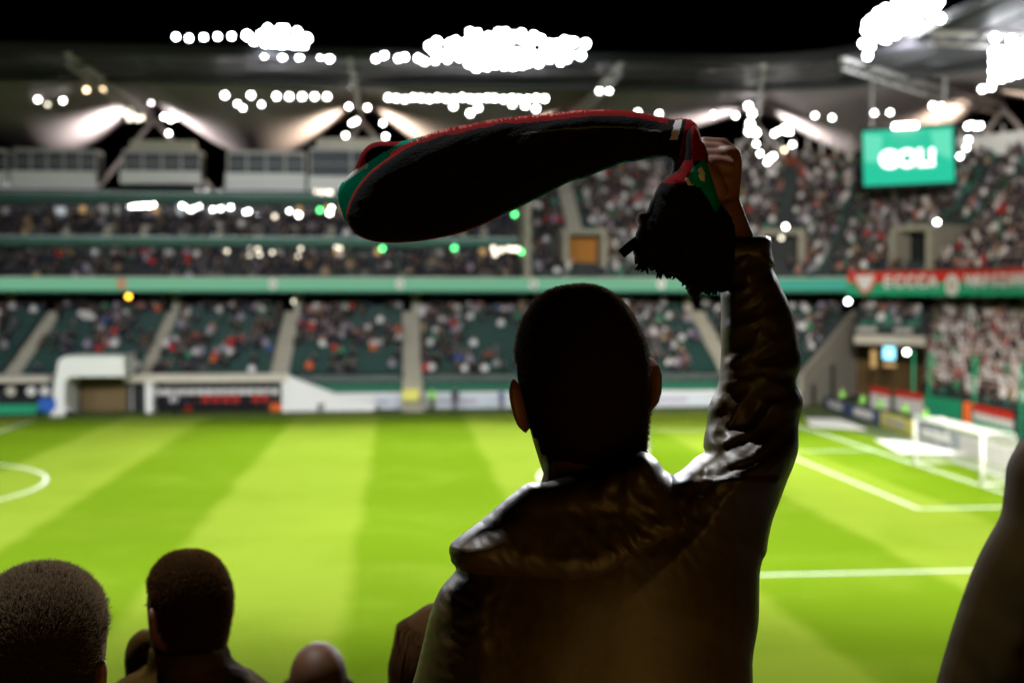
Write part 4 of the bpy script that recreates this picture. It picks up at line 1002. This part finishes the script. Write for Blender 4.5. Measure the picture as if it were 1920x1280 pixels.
# head profile: z, half width, back, front
HP = np.array([(-.17, .074, -.075, .060), (-.11, .062, -.070, .055), (-.06, .058, -.068, .052), (-.02, .058, -.068, .056), (0, .056, -.068, .078), (.02, .060, -.070, .094), (.05, .066, -.076, .097),
 (.08, .071, -.086, .095), (.11, .0745, -.095, .094), (.135, .0765, -.099, .095)]+[(.135+.1*sin(q), .0765*cos(q)**.86, -.100*cos(q)**.86, .095*cos(q)**.86) for q in np.linspace(.12, 1.555, 26)])
def hring(z, add=0):
    a, b_, f_ = [np.interp(z, HP[:, 0], HP[:, i]) for i in (1, 2, 3)]; return a+add, b_-add, f_+add
def hpt(z, th, add=0):
    a, b_, f_ = hring(z, add); y = sin(th)
    return Vector((a*cos(th), (f_ if y > 0 else -b_)*y, z+add*max(0, (z-.135)/.1)))
def head_into(b, mw, sc=(1, 1, 1), neck=True, mi=0, ears=1):
    tr = lambda p: mw @ Vector((p[0]*sc[0], p[1]*sc[1], p[2]*sc[2]))
    zs = list(np.linspace(-.17, .17, 30))+[.135+.1*sin(q) for q in np.linspace(.42, 1.555, 16)]
    n0 = len(b.v); SG = 32
    for z in zs:
        for j in range(SG): b.v.append(tuple(tr(hpt(z, 2*pi*j/SG))))
    for i in range(len(zs)-1):
        for j in range(SG): b.f.append((n0+i*SG+j, n0+i*SG+(j+1) % SG, n0+(i+1)*SG+(j+1) % SG, n0+(i+1)*SG+j)); b.m.append(mi)
    b.f.append(tuple(n0+j for j in reversed(range(SG)))); b.f.append(tuple(n0+(len(zs)-1)*SG+j for j in range(SG))); b.m += [mi, mi]
    def lump(c, ax, ay, az):
        rr_ = []
        for k in range(7):
            u = -1+2*k/6; r = math.sqrt(max(.02, 1-u*u)); rr_.append((tr(Vector(c)+Vector(az)*u), mw.to_3x3() @ Vector(ax)*r, mw.to_3x3() @ Vector(ay)*r))
        b.loft(rr_, 10, mi)
    for s in (-1, 1):   # ears: shell leaning out and back
        for k in range(1):
            lump((s*.083*ears, -.004, .108), (s*.011, -.004, 0), (s*.006, -.017, 0), (s*.004, -.002, .034))
            lump((s*.078, .004, .088), (s*.006, 0, 0), (0, .011, 0), (0, 0, .016))
    lump((0, .106, .085), (.010, 0, 0), (0, .012, 0), (0, -.008, .026)); lump((0, .112, .070), (.015, 0, 0), (0, .013, 0), (0, 0, .011))   # nose
    lump((0, .093, .128), (0, 0, .009), (0, .012, 0), (.05, 0, 0)); lump((0, .096, .045), (0, 0, .009), (0, .009, 0), (.024, 0, 0)); lump((0, .089, .014), (0, 0, .012), (0, .012, 0), (.02, 0, 0))
    return tr
def scalp_ok(z, th, low=.03):
    # th: +y front. hairline: nape low, over the ears, high on the forehead
    y = sin(th); x = abs(cos(th))
    line = low+.02 if y < -.6 else (low+.02+(y+.6)/.6*.10 if y < 0 else .15+.04*min(1, y*1.3))
    return z > line
def hair(name, tr, parent, mat, mat2, add=.006, N=9000, L=.006, low=.03, up=(0, 0, .3), jit=.4, wid=.0007, seed=1):
    b = MB(); SG = 48; zs = list(np.linspace(low-.02, .17, 34))+[.135+.1*sin(q) for q in np.linspace(.42, 1.555, 16)]; idx = {}
    for i in range(len(zs)-1):
        for j in range(SG):
            th = 2*pi*(j+.5)/SG
            if scalp_ok(zs[i], th, low):
                q = []
                for (a, c) in ((i, j), (i, (j+1) % SG), (i+1, (j+1) % SG), (i+1, j)):
                    if (a, c) not in idx: idx[(a, c)] = len(b.v); b.v.append(tuple(tr(hpt(zs[a], 2*pi*c/SG, add))))
                    q.append(idx[(a, c)])
                b.f.append(tuple(q)); b.m.append(0)
    top = [idx[(len(zs)-1, j)] for j in range(SG) if (len(zs)-1, j) in idx]
    if len(top) == SG: b.f.append(tuple(top)); b.m.append(0)
    rg = random.Random(seed); c0 = tr((0, 0, .1)); n = 0
    while n < N:
        if rg.random() < .5: z = rg.uniform(low-.02, .17)
        else: z = .135+.1*sin(math.acos(min(1, (rg.random()**.5))**1.16))
        th = rg.uniform(0, 2*pi)
        if not scalp_ok(z, th, low): continue
        p = tr(hpt(z, th, add-.001))
        nrm = (p-c0).normalized(); dr = (nrm+Vector(up)+Vector((rg.uniform(-jit, jit), rg.uniform(-jit, jit), rg.uniform(-jit, jit)))).normalized()
        side = dr.cross(FWD).normalized()*wid; l = L*rg.uniform(.5, 1.15); bend = Vector((rg.uniform(-1, 1), rg.uniform(-1, 1), rg.uniform(-1, .4)))*l*.25
        k = len(b.v); b.v += [tuple(p-side), tuple(p+side), tuple(p+dr*l*.55+side*.7), tuple(p+dr*l*.55-side*.7), tuple(p+dr*l+bend)]
        b.f += [(k, k+1, k+2, k+3), (k+3, k+2, k+4)]; b.m += [1, 1]; n += 1
    return b.obj(name, [mat, mat2], parent, True)
def frame_at(px, py, d, yaw=0, roll=0, pitch=0, zoff=.235, sc=1):
    """head matrix: crown at pixel (px,py) at distance d; +y looks away from the camera"""
    base = Matrix.Rotation(-YAW+yaw, 4, 'Z') @ Matrix.Rotation(roll, 4, 'Y') @ Matrix.Rotation(pitch, 4, 'X')
    return Matrix.Translation(W(px, py, d)) @ base @ Matrix.Translation((0, 0, -zoff*sc))

# ------------------------------------------------------------------ the man with the scarf
D = 1.5
man = thing('person', 'man seen from behind in dark shiny hooded jacket raising a scarf in his right fist', 'person', W(1120, 1400, D))
mw = frame_at(1073, 543, D, yaw=R(14), roll=R(-7.5), pitch=R(2), sc=1.04)
body = MB(); tr = head_into(body, mw, (1.02, 1.02, 1.04), ears=1.02)
# neck into the chest, core, raised arm and fist
def px_tube(b, pts, rad, seg=12, **k): b.tube([W(x, y, d) for x, y, d in pts], rad, seg, **k)
px_tube(body, [(1098, 800, D), (1106, 880, D), (1115, 1000, D+.01), (1130, 1200, D), (1130, 1500, D)], [.052, .058, .09, .11, .11], 20)
px_tube(body, [(1200, 1010, D), (1330, 970, D), (1400, 870, D), (1418, 770, D), (1424, 690, D), (1420, 600, D), (1400, 520, D), (1372, 450, D), (1352, 385, D)], [.05, .05, .04, .04, .038, .036, .032, .027, .024], 16)
hand = body
def hb(pts, rad): px_tube(hand, pts, rad, 10)
# palm as a flattened loft
def axis_px(x, y, d, wx, t): 
    c = W(x, y, d); r_ = (W(x+1, y, d)-W(x, y, d)); return (c, r_*wx, FWD*t)
hand.loft([axis_px(1350, 400, D, 33, .020), axis_px(1353, 370, D, 34, .019), axis_px(1354, 335, D, 37, .021), axis_px(1357, 305, D, 35, .024), axis_px(1362, 284, D, 26, .020), axis_px(1364, 275, D, 14, .012)], 16)
for k, (dy, dd, l) in enumerate(((-2, .020, 1.0), (8, .006, 1.08), (20, -.009, 1.0), (33, -.022, .85))):
    hb([(1372, 290+dy*.8, D-.0+dd), (1350-2*k, 275+dy, D+dd-.004), (1322-l*4, 272+dy*1.05, D+dd-.006), (1303-l*4, 288+dy, D+dd-.002), (1312, 304+dy, D+dd+.012)], [.0115, .0105, .0098, .009, .007])
hb([(1345, 368, D-.022), (1338, 338, D-.033), (1320, 312, D-.036), (1304, 304, D-.030)], [.014, .0125, .011, .008])
bo = body.obj('body', M['skin_man'], man, True); remesh(bo, .0026, 3)
hair('hair', tr, man, M['hair_black'], M['hair_rim'], .0045, 13000, .0050, -.02, (0, 0, .1), .5, .00035)

def ridged(x, y, ang, s1, s2, seed, oct_=3):
    c_, s_ = cos(ang), sin(ang); u = (x*c_+y*s_)/s1; v = (-x*s_+y*c_)/s2; t = 0; a = 1
    for k in range(oct_):
        n = noise.noise(Vector((u, v, seed+k*7.3))); t += a*(1-abs(n)*2.2); a *= .5; u *= 1.9; v *= 1.9
    return t
def arm_axis(x, y):  # along-sleeve parameter
    return y
def fold_man(x, y):
    h = 0
    # warp
    wx = 22*noise.noise(Vector((x/90, y/90, 3))); wy = 22*noise.noise(Vector((x/90, y/90, 8)))
    if y < 960 and x > 1240:
        k = min(1, max(0, (960-y)/80)); h += k*.0075*ridged(x+wx, y+wy, R(-24), 120, 42, 2.0, 2)
        h += k*.0028*ridged(x+wx, y+wy, R(12), 120, 40, 5.0, 2)
    if y > 840:
        k = min(1, (y-840)/60); near = math.exp(-((x-1200)/150)**2-((y-930)/100)**2)+math.exp(-((x-870)/70)**2-((y-1120)/130)**2)
        h += k*.0052*near*ridged(x+wx, y+wy, R(50), 60, 26, 9.0, 3) + k*.0002*ridged(x+wx, y+wy, R(70), 200, 90, 12.0, 1)
    return h
jpoly = [(846, 1052), (855, 1067), (836, 1090), (822, 1110), (806, 1150), (794, 1200), (782, 1250), (770, 1300), (755, 1420), (750, 1560), (820, 1640), (1000, 1660), (1412, 1660), (1416, 1500), (1412, 1280), (1412, 1231), (1422, 1170), (1424, 1110), (1425, 1073), (1430, 1050), (1437, 1036), (1441, 1010), (1449, 975),
 (1462, 940), (1476, 902), (1489, 870), (1497, 841), (1497, 805), (1499, 786), (1505, 765), (1505, 748), (1496, 728), (1493, 712), (1501, 690), (1502, 668), (1496, 640), (1491, 610), (1486, 585), (1476, 561), (1466, 540), (1456, 518), (1450, 505), (1446, 488), (1443, 476), (1441, 449), (1405, 446), (1350, 450), (1352, 500), (1351, 549), (1352, 590), (1351, 622), (1352, 650), (1350, 690), (1345, 725), (1334, 748), (1327, 768), (1325, 795), (1320, 820), (1319, 838), (1322, 846),
 (1305, 856), (1288, 872), (1264, 889), (1250, 884), (1239, 874), (1230, 862), (1214, 850), (1196, 850), (1160, 866), (1110, 880), (1070, 890), (1028, 905), (1010, 903), (990, 907), (965, 924), (940, 945), (905, 975), (870, 1000), (846, 1018), (844, 1035)]
def Tm(x, y):
    if y < 900 and x > 1240: return .052+.06*min(1, max(0, (y-800)/100))
    a = .125
    if x < 900 and y > 1050: a = .07+.055*max(0, min(1, (x-780)/120))
    return a
def Rm(x, y):
    k = min(1, max(0, (y-850)/170)); k = k*k*(3-2*k); q = min(1, max(0, (x-790)/170))
    return 68+k*(40+165*q*q*(3-2*q))
jk = clean(inflate(jpoly, D, Tm, Rm, 6, 6.0, fold=fold_man).obj('jacket', M['jacket'], man, True))
# cuff strap of the sleeve
cuff = [(1348, 446), (1405, 442), (1443, 444), (1447, 470), (1452, 498), (1440, 502), (1400, 500), (1350, 502)]
clean(inflate(cuff, D-.004, lambda x, y: .052, lambda x, y: 26, 5, 5).obj('cuff', M['jacket'], man, True))
# hood lying on the back
hood = [(846, 1018), (870, 998), (905, 972), (940, 942), (965, 922), (990, 905), (1028, 902), (1070, 888), (1110, 877), (1160, 862), (1196, 847), (1214, 848), (1232, 862), (1245, 880), (1268, 905), (1290, 940), (1300, 975), (1285, 1010), (1240, 1035), (1190, 1065), (1120, 1095), (1040, 1100), (960, 1085), (900, 1078), (862, 1066), (848, 1048), (842, 1034)]
def fold_hood(x, y):
    wx = 18*noise.noise(Vector((x/60, y/60, 31))); wy = 18*noise.noise(Vector((x/60, y/60, 38)))
    e = math.exp(-((x-1200)/110)**2)+.5*math.exp(-((x-900)/80)**2)
    return (.001+.0055*e)*ridged(x+wx, y+wy, R(52), 90, 36, 21.0, 2)
clean(inflate(hood, D-.075, lambda x, y: .062, lambda x, y: 60, 6, 6.0, fold=fold_hood, z0=lambda x, y: -.03*max(0, (y-960)/120)+.03).obj('hood', M['jacket'], man, True))

# ------------------------------------------------------------------ the scarf
M['knit'] = noisy(pb('black_knit', (.0035, .0035, .0035), .95, .05), 300, 0, bump=.3); M['knit_red'] = hairmat('red_knit', (.22, .006, .006), .5)
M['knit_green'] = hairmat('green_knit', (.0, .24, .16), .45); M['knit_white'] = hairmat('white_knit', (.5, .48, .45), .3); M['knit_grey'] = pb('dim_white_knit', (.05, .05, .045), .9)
SK = [M['knit'], M['knit_red'], M['knit_green'], M['knit_white'], M['knit_grey']]
scf = thing('scarf', 'black scarf with red green and white edges swung overhead from the raised fist', 'scarf', W(1290, 320, D))
sp = [(1309, 240), (1300, 228), (1282, 224), (1260, 225), (1240, 221), (1200, 213), (1165, 209), (1125, 208), (1085, 211), (1050, 215), (1010, 219), (975, 223), (945, 226), (919, 230), (870, 239), (825, 249), (792, 261), (760, 275), (726, 297), (694, 322), (670, 350), (656, 376), (649, 400), (651, 414), (658, 428), (670, 441), (694, 451), (722, 455), (750, 455), (788, 452), (825, 446), (855, 439), (881, 431), (910, 419), (938, 405), (966, 392), (994, 379), (1032, 360), (1069, 341), (1098, 333), (1125, 322), (1146, 314), (1170, 305), (1195, 302), (1219, 296), (1249, 294), (1260, 303), (1260, 318), (1257, 332), (1275, 338), (1300, 330), (1312, 300), (1313, 265)]
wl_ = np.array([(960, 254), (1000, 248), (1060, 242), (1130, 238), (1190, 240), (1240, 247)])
def sm(x, y, ds, nb):
    bx, by = nb
    if x > 1252:
        if 1262 < x+.25*(y-240) < 1276 and y < 262: return 3
        return 1 if (x+.2*(y-240) > 1284 or y > 322) else 0
    if x < 790: return 1 if ds < (4.5 if y < 400 else 2.4) else 0
    if by < 300 and y < 290 and by < y:
        lim = 7+4*noise.noise(Vector((x/40, 0, 0))) if x < 980 else 9
        if ds < lim: return 1
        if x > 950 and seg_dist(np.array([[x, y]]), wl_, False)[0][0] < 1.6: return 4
        return 0
    if x < 940: return 1 if ds < 2.2 else 0
    return 2 if ds < 3.2 else 0
def sfold(x, y):
    u = (y-230)*.97+(x-640)*.35; return .0028*ridged(x, y, R(-22), 170, 38, 44.0, 2)
bnd = inflate(sp, D-.005, lambda x, y: .028 if x < 1240 else .034, lambda x, y: 34, 2.6, 3.2, z0=lambda x, y: .10*((1280-x)/640)**2, fold=sfold, matf=sm)
clean(bnd.obj('band', SK, scf, True))
# the underside fold seen at the far end of the loop
lp_ = [(840, 246), (790, 256), (750, 265), (709, 266), (690, 273), (677, 288), (669, 306), (661, 321), (646, 336), (636, 352), (634, 370), (639, 392), (650, 416), (668, 400), (700, 360), (750, 310), (800, 280)]
def sm2(x, y, ds, nb):
    c = y-(322-(x-662)*.62)
    if c < 0: return 1 if (ds < 9 or x < 686) else 0
    if c < 9 and x < 690: return 3
    return 2 if y < 355-(x-690)*.8 or x < 655 else 3
clean(inflate(lp_, D+.155, lambda x, y: .014, lambda x, y: 14, 3, 3.6, matf=sm2).obj('loop_end', SK, scf, True))
tail = [(1312, 250), (1300, 236), (1288, 250), (1284, 290), (1272, 318), (1255, 330), (1246, 337), (1236, 346), (1226, 366), (1217, 386), (1211, 397), (1199, 401), (1195, 410), (1198, 420), (1193, 436), (1190, 455), (1188, 480), (1196, 492), (1212, 497), (1226, 503), (1240, 510), (1250, 521), (1262, 518), (1275, 528), (1286, 529), (1288, 545), (1296, 557), (1308, 560), (1318, 548), (1328, 552), (1338, 536), (1350, 548), (1368, 540), (1378, 500), (1380, 450), (1372, 410), (1350, 380), (1340, 350), (1330, 320), (1322, 290)]
def sm3(x, y, ds, nb):
    if y < 300: return 1 if x > 1296 else 0
    q_ = np.array([[x, y]])
    if inside(q_, np.array([(1308, 318), (1314, 312), (1321, 326), (1322, 340), (1313, 338)]))[0]: return 3
    if inside(q_, np.array([(1290, 330), (1302, 312), (1320, 298), (1332, 318), (1344, 345), (1352, 385), (1340, 400), (1328, 372), (1312, 352), (1296, 345)]))[0]: return 2
    if inside(q_, np.array([(1284, 333), (1300, 338), (1306, 347), (1290, 347)]))[0]: return 3
    if y < 343 and y < 350-(x-1240)*.18 and x < 1300: return 1
    if x < 1212 and 398 < y < 422 and ds < 4: return 1
    return 0
clean(inflate(tail, D-.045, lambda x, y: .03, lambda x, y: 30, 3, 3.6, matf=sm3, fold=lambda x, y: .004*ridged(x, y, R(70), 50, 18, 61, 2), jag=lambda x, y, s: (2.2*noise.noise(Vector((x/7, y/7, s))) if y > 380 else 0)).obj('tail', SK, scf, True))
b1 = MB(); rg = random.Random(5)
for i in range(90):   # tassels on the tail
    u = rg.random(); x = 1194+u*156; y = 488+u*54+rg.uniform(-6, 2)+5*sin(u*23); l = rg.uniform(8, 22)*(.6+.5*abs(sin(u*17)))
    px_tube(b1, [(x, y-10, D-.045), (x+rg.uniform(-4, 2), y+l*.4, D-.045+rg.uniform(-.012, .012)), (x+rg.uniform(-8, 5), y+l*.8, D-.045)], [.0028, .0022, .0008], 5)
px_tube(b1, [(1196, 452, D-.045), (1180, 463, D-.05), (1165, 476, D-.05)], [.007, .0065, .006], 7)
b1.obj('tassels', M['knit'], scf, True)
b1 = MB()   # fuzzy red pile along the upper edge
P_ = smooth_poly(sp, 1.2); tops = [p for p in P_ if p[1] < 292 and 690 < p[0] < 1300 and p[1] < 300]
for p in tops:
    for _ in range(3):
        l = rg.uniform(1.5, 6.5) if p[0] < 1100 else rg.uniform(1, 4); a = W(p[0]+rg.uniform(-1, 1), p[1]+2, D+.10*((1280-p[0])/640)**2+rg.uniform(-.012, .012))
        dd_ = D+.10*((1280-p[0])/640)**2; e_ = W(p[0]+rg.uniform(-2.5, .5)-l*.35, p[1]-l, dd_); s_v = Vector((cy_, -sy_, 0))*.0007; k = len(b1.v)
        b1.v += [tuple(a-s_v), tuple(a+s_v), tuple(e_)]; b1.f.append((k, k+1, k+2)); b1.m.append(int(rg.random() < (.35 if p[0] > 780 and p[0] < 1130 else .08)))
b1.obj('pile', [M['knit_red'], hairmat('pink_pile', (.6, .22, .2), .5)], scf)

# ------------------------------------------------------------------ the other people
def bust(px, py, d, label, yaw=0, roll=0, pitch=0, sc=1.0, sh=.21, drop=0, coat=None, hairargs=None, skin=None, widen=(1, 1, 1), collar=False, vox=.005, lean=0):
    P = W(px, py, d); t = thing('person', label, 'person', P-Vector((0, 0, .9)))
    mw = frame_at(px, py, d, yaw, roll, pitch, sc=sc); b = MB()
    s3 = (sc*widen[0], sc*widen[1], sc*widen[2]); tr = head_into(b, mw, s3)
    bm_ = Matrix.Rotation(-YAW+lean, 4, 'Z'); nb = mw @ Vector((0, 0, -.12*sc)); e = bm_ @ Vector((1, 0, 0)); f = bm_ @ Vector((0, 1, 0)); up = Vector((0, 0, 1))
    b.loft([(nb, e*.06, f*.055), (nb-up*.08, e*.09, f*.07), (nb-up*.6, e*.12, f*.09)], 16); b.obj('body', skin or M['skin_man'], t, True); remesh(bpy.context.scene.collection.objects[-1] if 0 else t.children[-1], vox, 3)
    nb = nb-up*drop; j = MB()
    j.loft([(nb+up*.02, e*.072, f*.075), (nb-up*.02, e*.085, f*.085), (nb-up*.05, e*sh*.72, f*.10), (nb-up*.09, e*sh*.98, f*.115), (nb-up*.16, e*sh*1.06, f*.125), (nb-up*.35, e*sh*.95, f*.13), (nb-up*.62, e*sh*.9, f*.13)], 28)
    for s in (-1, 1): j.tube([nb-up*.11+e*s*sh*.85, nb-up*.25+e*s*sh*1.12, nb-up*.42+e*s*sh*1.18, nb-up*.60+e*s*sh*1.0+f*.12], [.06, .055, .05, .045], 14)
    if collar: j.loft([(nb-up*.04, e*.10, f*.10), (nb+up*.03, e*.095, f*.095), (nb+up*.075, e*.082, f*.085), (nb+up*.06, e*.07, f*.07)], 24)
    jo = j.obj('coat', coat or M['jacket2'], t, True); remesh(jo, .007, 4)
    tx = bpy.data.textures.new('folds', 'CLOUDS'); tx.noise_scale = .07; dm = jo.modifiers.new('d', 'DISPLACE'); dm.texture = tx; dm.strength = .022; dm.mid_level = .5
    if hairargs: hair('hair', tr, t, *hairargs)
    return t, tr
bust(74, 1082, 1.62, 'man with cropped grey hair seen from behind at the lower left corner', yaw=R(-8), roll=R(6), pitch=R(8), sc=1.05, widen=(1.06, 1.0, 1), hairargs=(M['hair_grey_base'], M['hair_grey'], .006, 22000, .012, .01, (0, 0, .25), .55, .00032, 3))
t3, tr3 = bust(352, 1038, 2.45, 'dark-haired person with head turned to the left in dark coat', yaw=R(50), roll=R(2), pitch=R(-3), sc=.98, sh=.19, widen=(1.06, .92, 1), drop=-.15, collar=False, hairargs=(M['hair_brown'] if 0 else M['hair_black'], M['hair_brown'], .007, 9000, .006, .0, (0, 0, .1), .5, .0005, 5))
clean(inflate([(236, 1290), (233, 1235), (239, 1205), (252, 1188), (270, 1178), (300, 1184), (330, 1200), (370, 1222), (410, 1240), (430, 1320), (430, 1400), (240, 1400)], 2.56, lambda x, y: .05, lambda x, y: 30, 7, 8).obj('raised_collar', M['jacket2'], t3, True))
bust(595, 1212, 3.3, 'bald-headed person low between the dark-haired one and the woman', yaw=R(4), pitch=R(14), sc=1.0, widen=(1.04, 1, 1), skin=noisy(pb('tanned_scalp', (.08, .034, .012), .6, .2), 20, .2))
t5, tr5 = bust(838, 1140, 2.15, 'woman with long light brown hair partly hidden by the man\'s left arm', yaw=R(5), sc=.98, sh=.17)
# long hair: strands falling from the crown
b1 = MB(); rg = random.Random(8); c5 = W(838, 1140, 2.15)
b1.loft([(c5-Vector((0, 0, z)), Vector((cy_, -sy_, 0))*a, Vector((sy_, cy_, 0))*a_) for z, a, a_ in ((-.008, .02, .02), (.0, .045, .05), (.02, .072, .08), (.05, .088, .10), (.10, .094, .108), (.2, .098, .10), (.35, .108, .09), (.5, .11, .08), (.55, .10, .06))], 24)
for i in range(2600):
    th = rg.uniform(0, 2*pi); pts = []
    wob = rg.uniform(-.004, .004); e = Vector((cy_, -sy_, 0)); f_ = Vector((sy_, cy_, 0)); ph = rg.uniform(0, 6)
    k = len(b1.v); zz = [(0, .03), (.03, .082), (.1, .097), (.22, .101), (.36, .112), (.5, .116)]
    s0 = (e*-sin(th)+f_*cos(th))*.0011
    for z, a in zz:
        p = c5-Vector((0, 0, z))+e*cos(th)*(a+.002+wob)+f_*sin(th)*(a*1.03+.002+wob)+e*.004*sin(z*18+ph)
        b1.v += [tuple(p-s0), tuple(p+s0)]
    for q in range(len(zz)-1): b1.f.append((k+2*q, k+2*q+1, k+2*q+3, k+2*q+2)); b1.m.append(0)
b1.obj('hair', M['hair_brown'], t5, True)
# figure cut by the right edge
p6 = thing('person', 'out-of-focus dark-clothed figure cut by the right edge of the photo', 'person', W(2080, 1400, 1.12))
mw6 = frame_at(2230, 560, 1.12, yaw=R(10), sc=1.05); b1 = MB(); tr6 = head_into(b1, mw6, (1.05, 1.05, 1.05)); px_tube(b1, [(2230, 850, 1.12), (2230, 1000, 1.12), (2230, 1500, 1.12)], [.06, .1, .1], 16)
b1.obj('body', M['skin_man'], p6, True); remesh(p6.children[-1], .006, 3)
hair('hair', tr6, p6, M['hair_black'], M['hair_rim'], .006, 3000, .006)
rp = [(2100, 720), (2040, 735), (1975, 768), (1925, 812), (1900, 845), (1886, 878), (1884, 905), (1881, 930), (1875, 965), (1852, 1008), (1835, 1040), (1815, 1088), (1800, 1130), (1776, 1205), (1755, 1280), (1738, 1350), (1725, 1450), (1760, 1560), (2100, 1600), (2500, 1560), (2560, 1200), (2480, 850), (2330, 740), (2200, 715)]
clean(inflate(rp, 1.12, lambda x, y: .13, lambda x, y: 240, 12, 14, fold=lambda x, y: .004*ridged(x, y, R(60), 200, 70, 71, 2)).obj('coat', pb('very_dark_coat', (.018, .0095, .0007), .9, .04), p6, True))
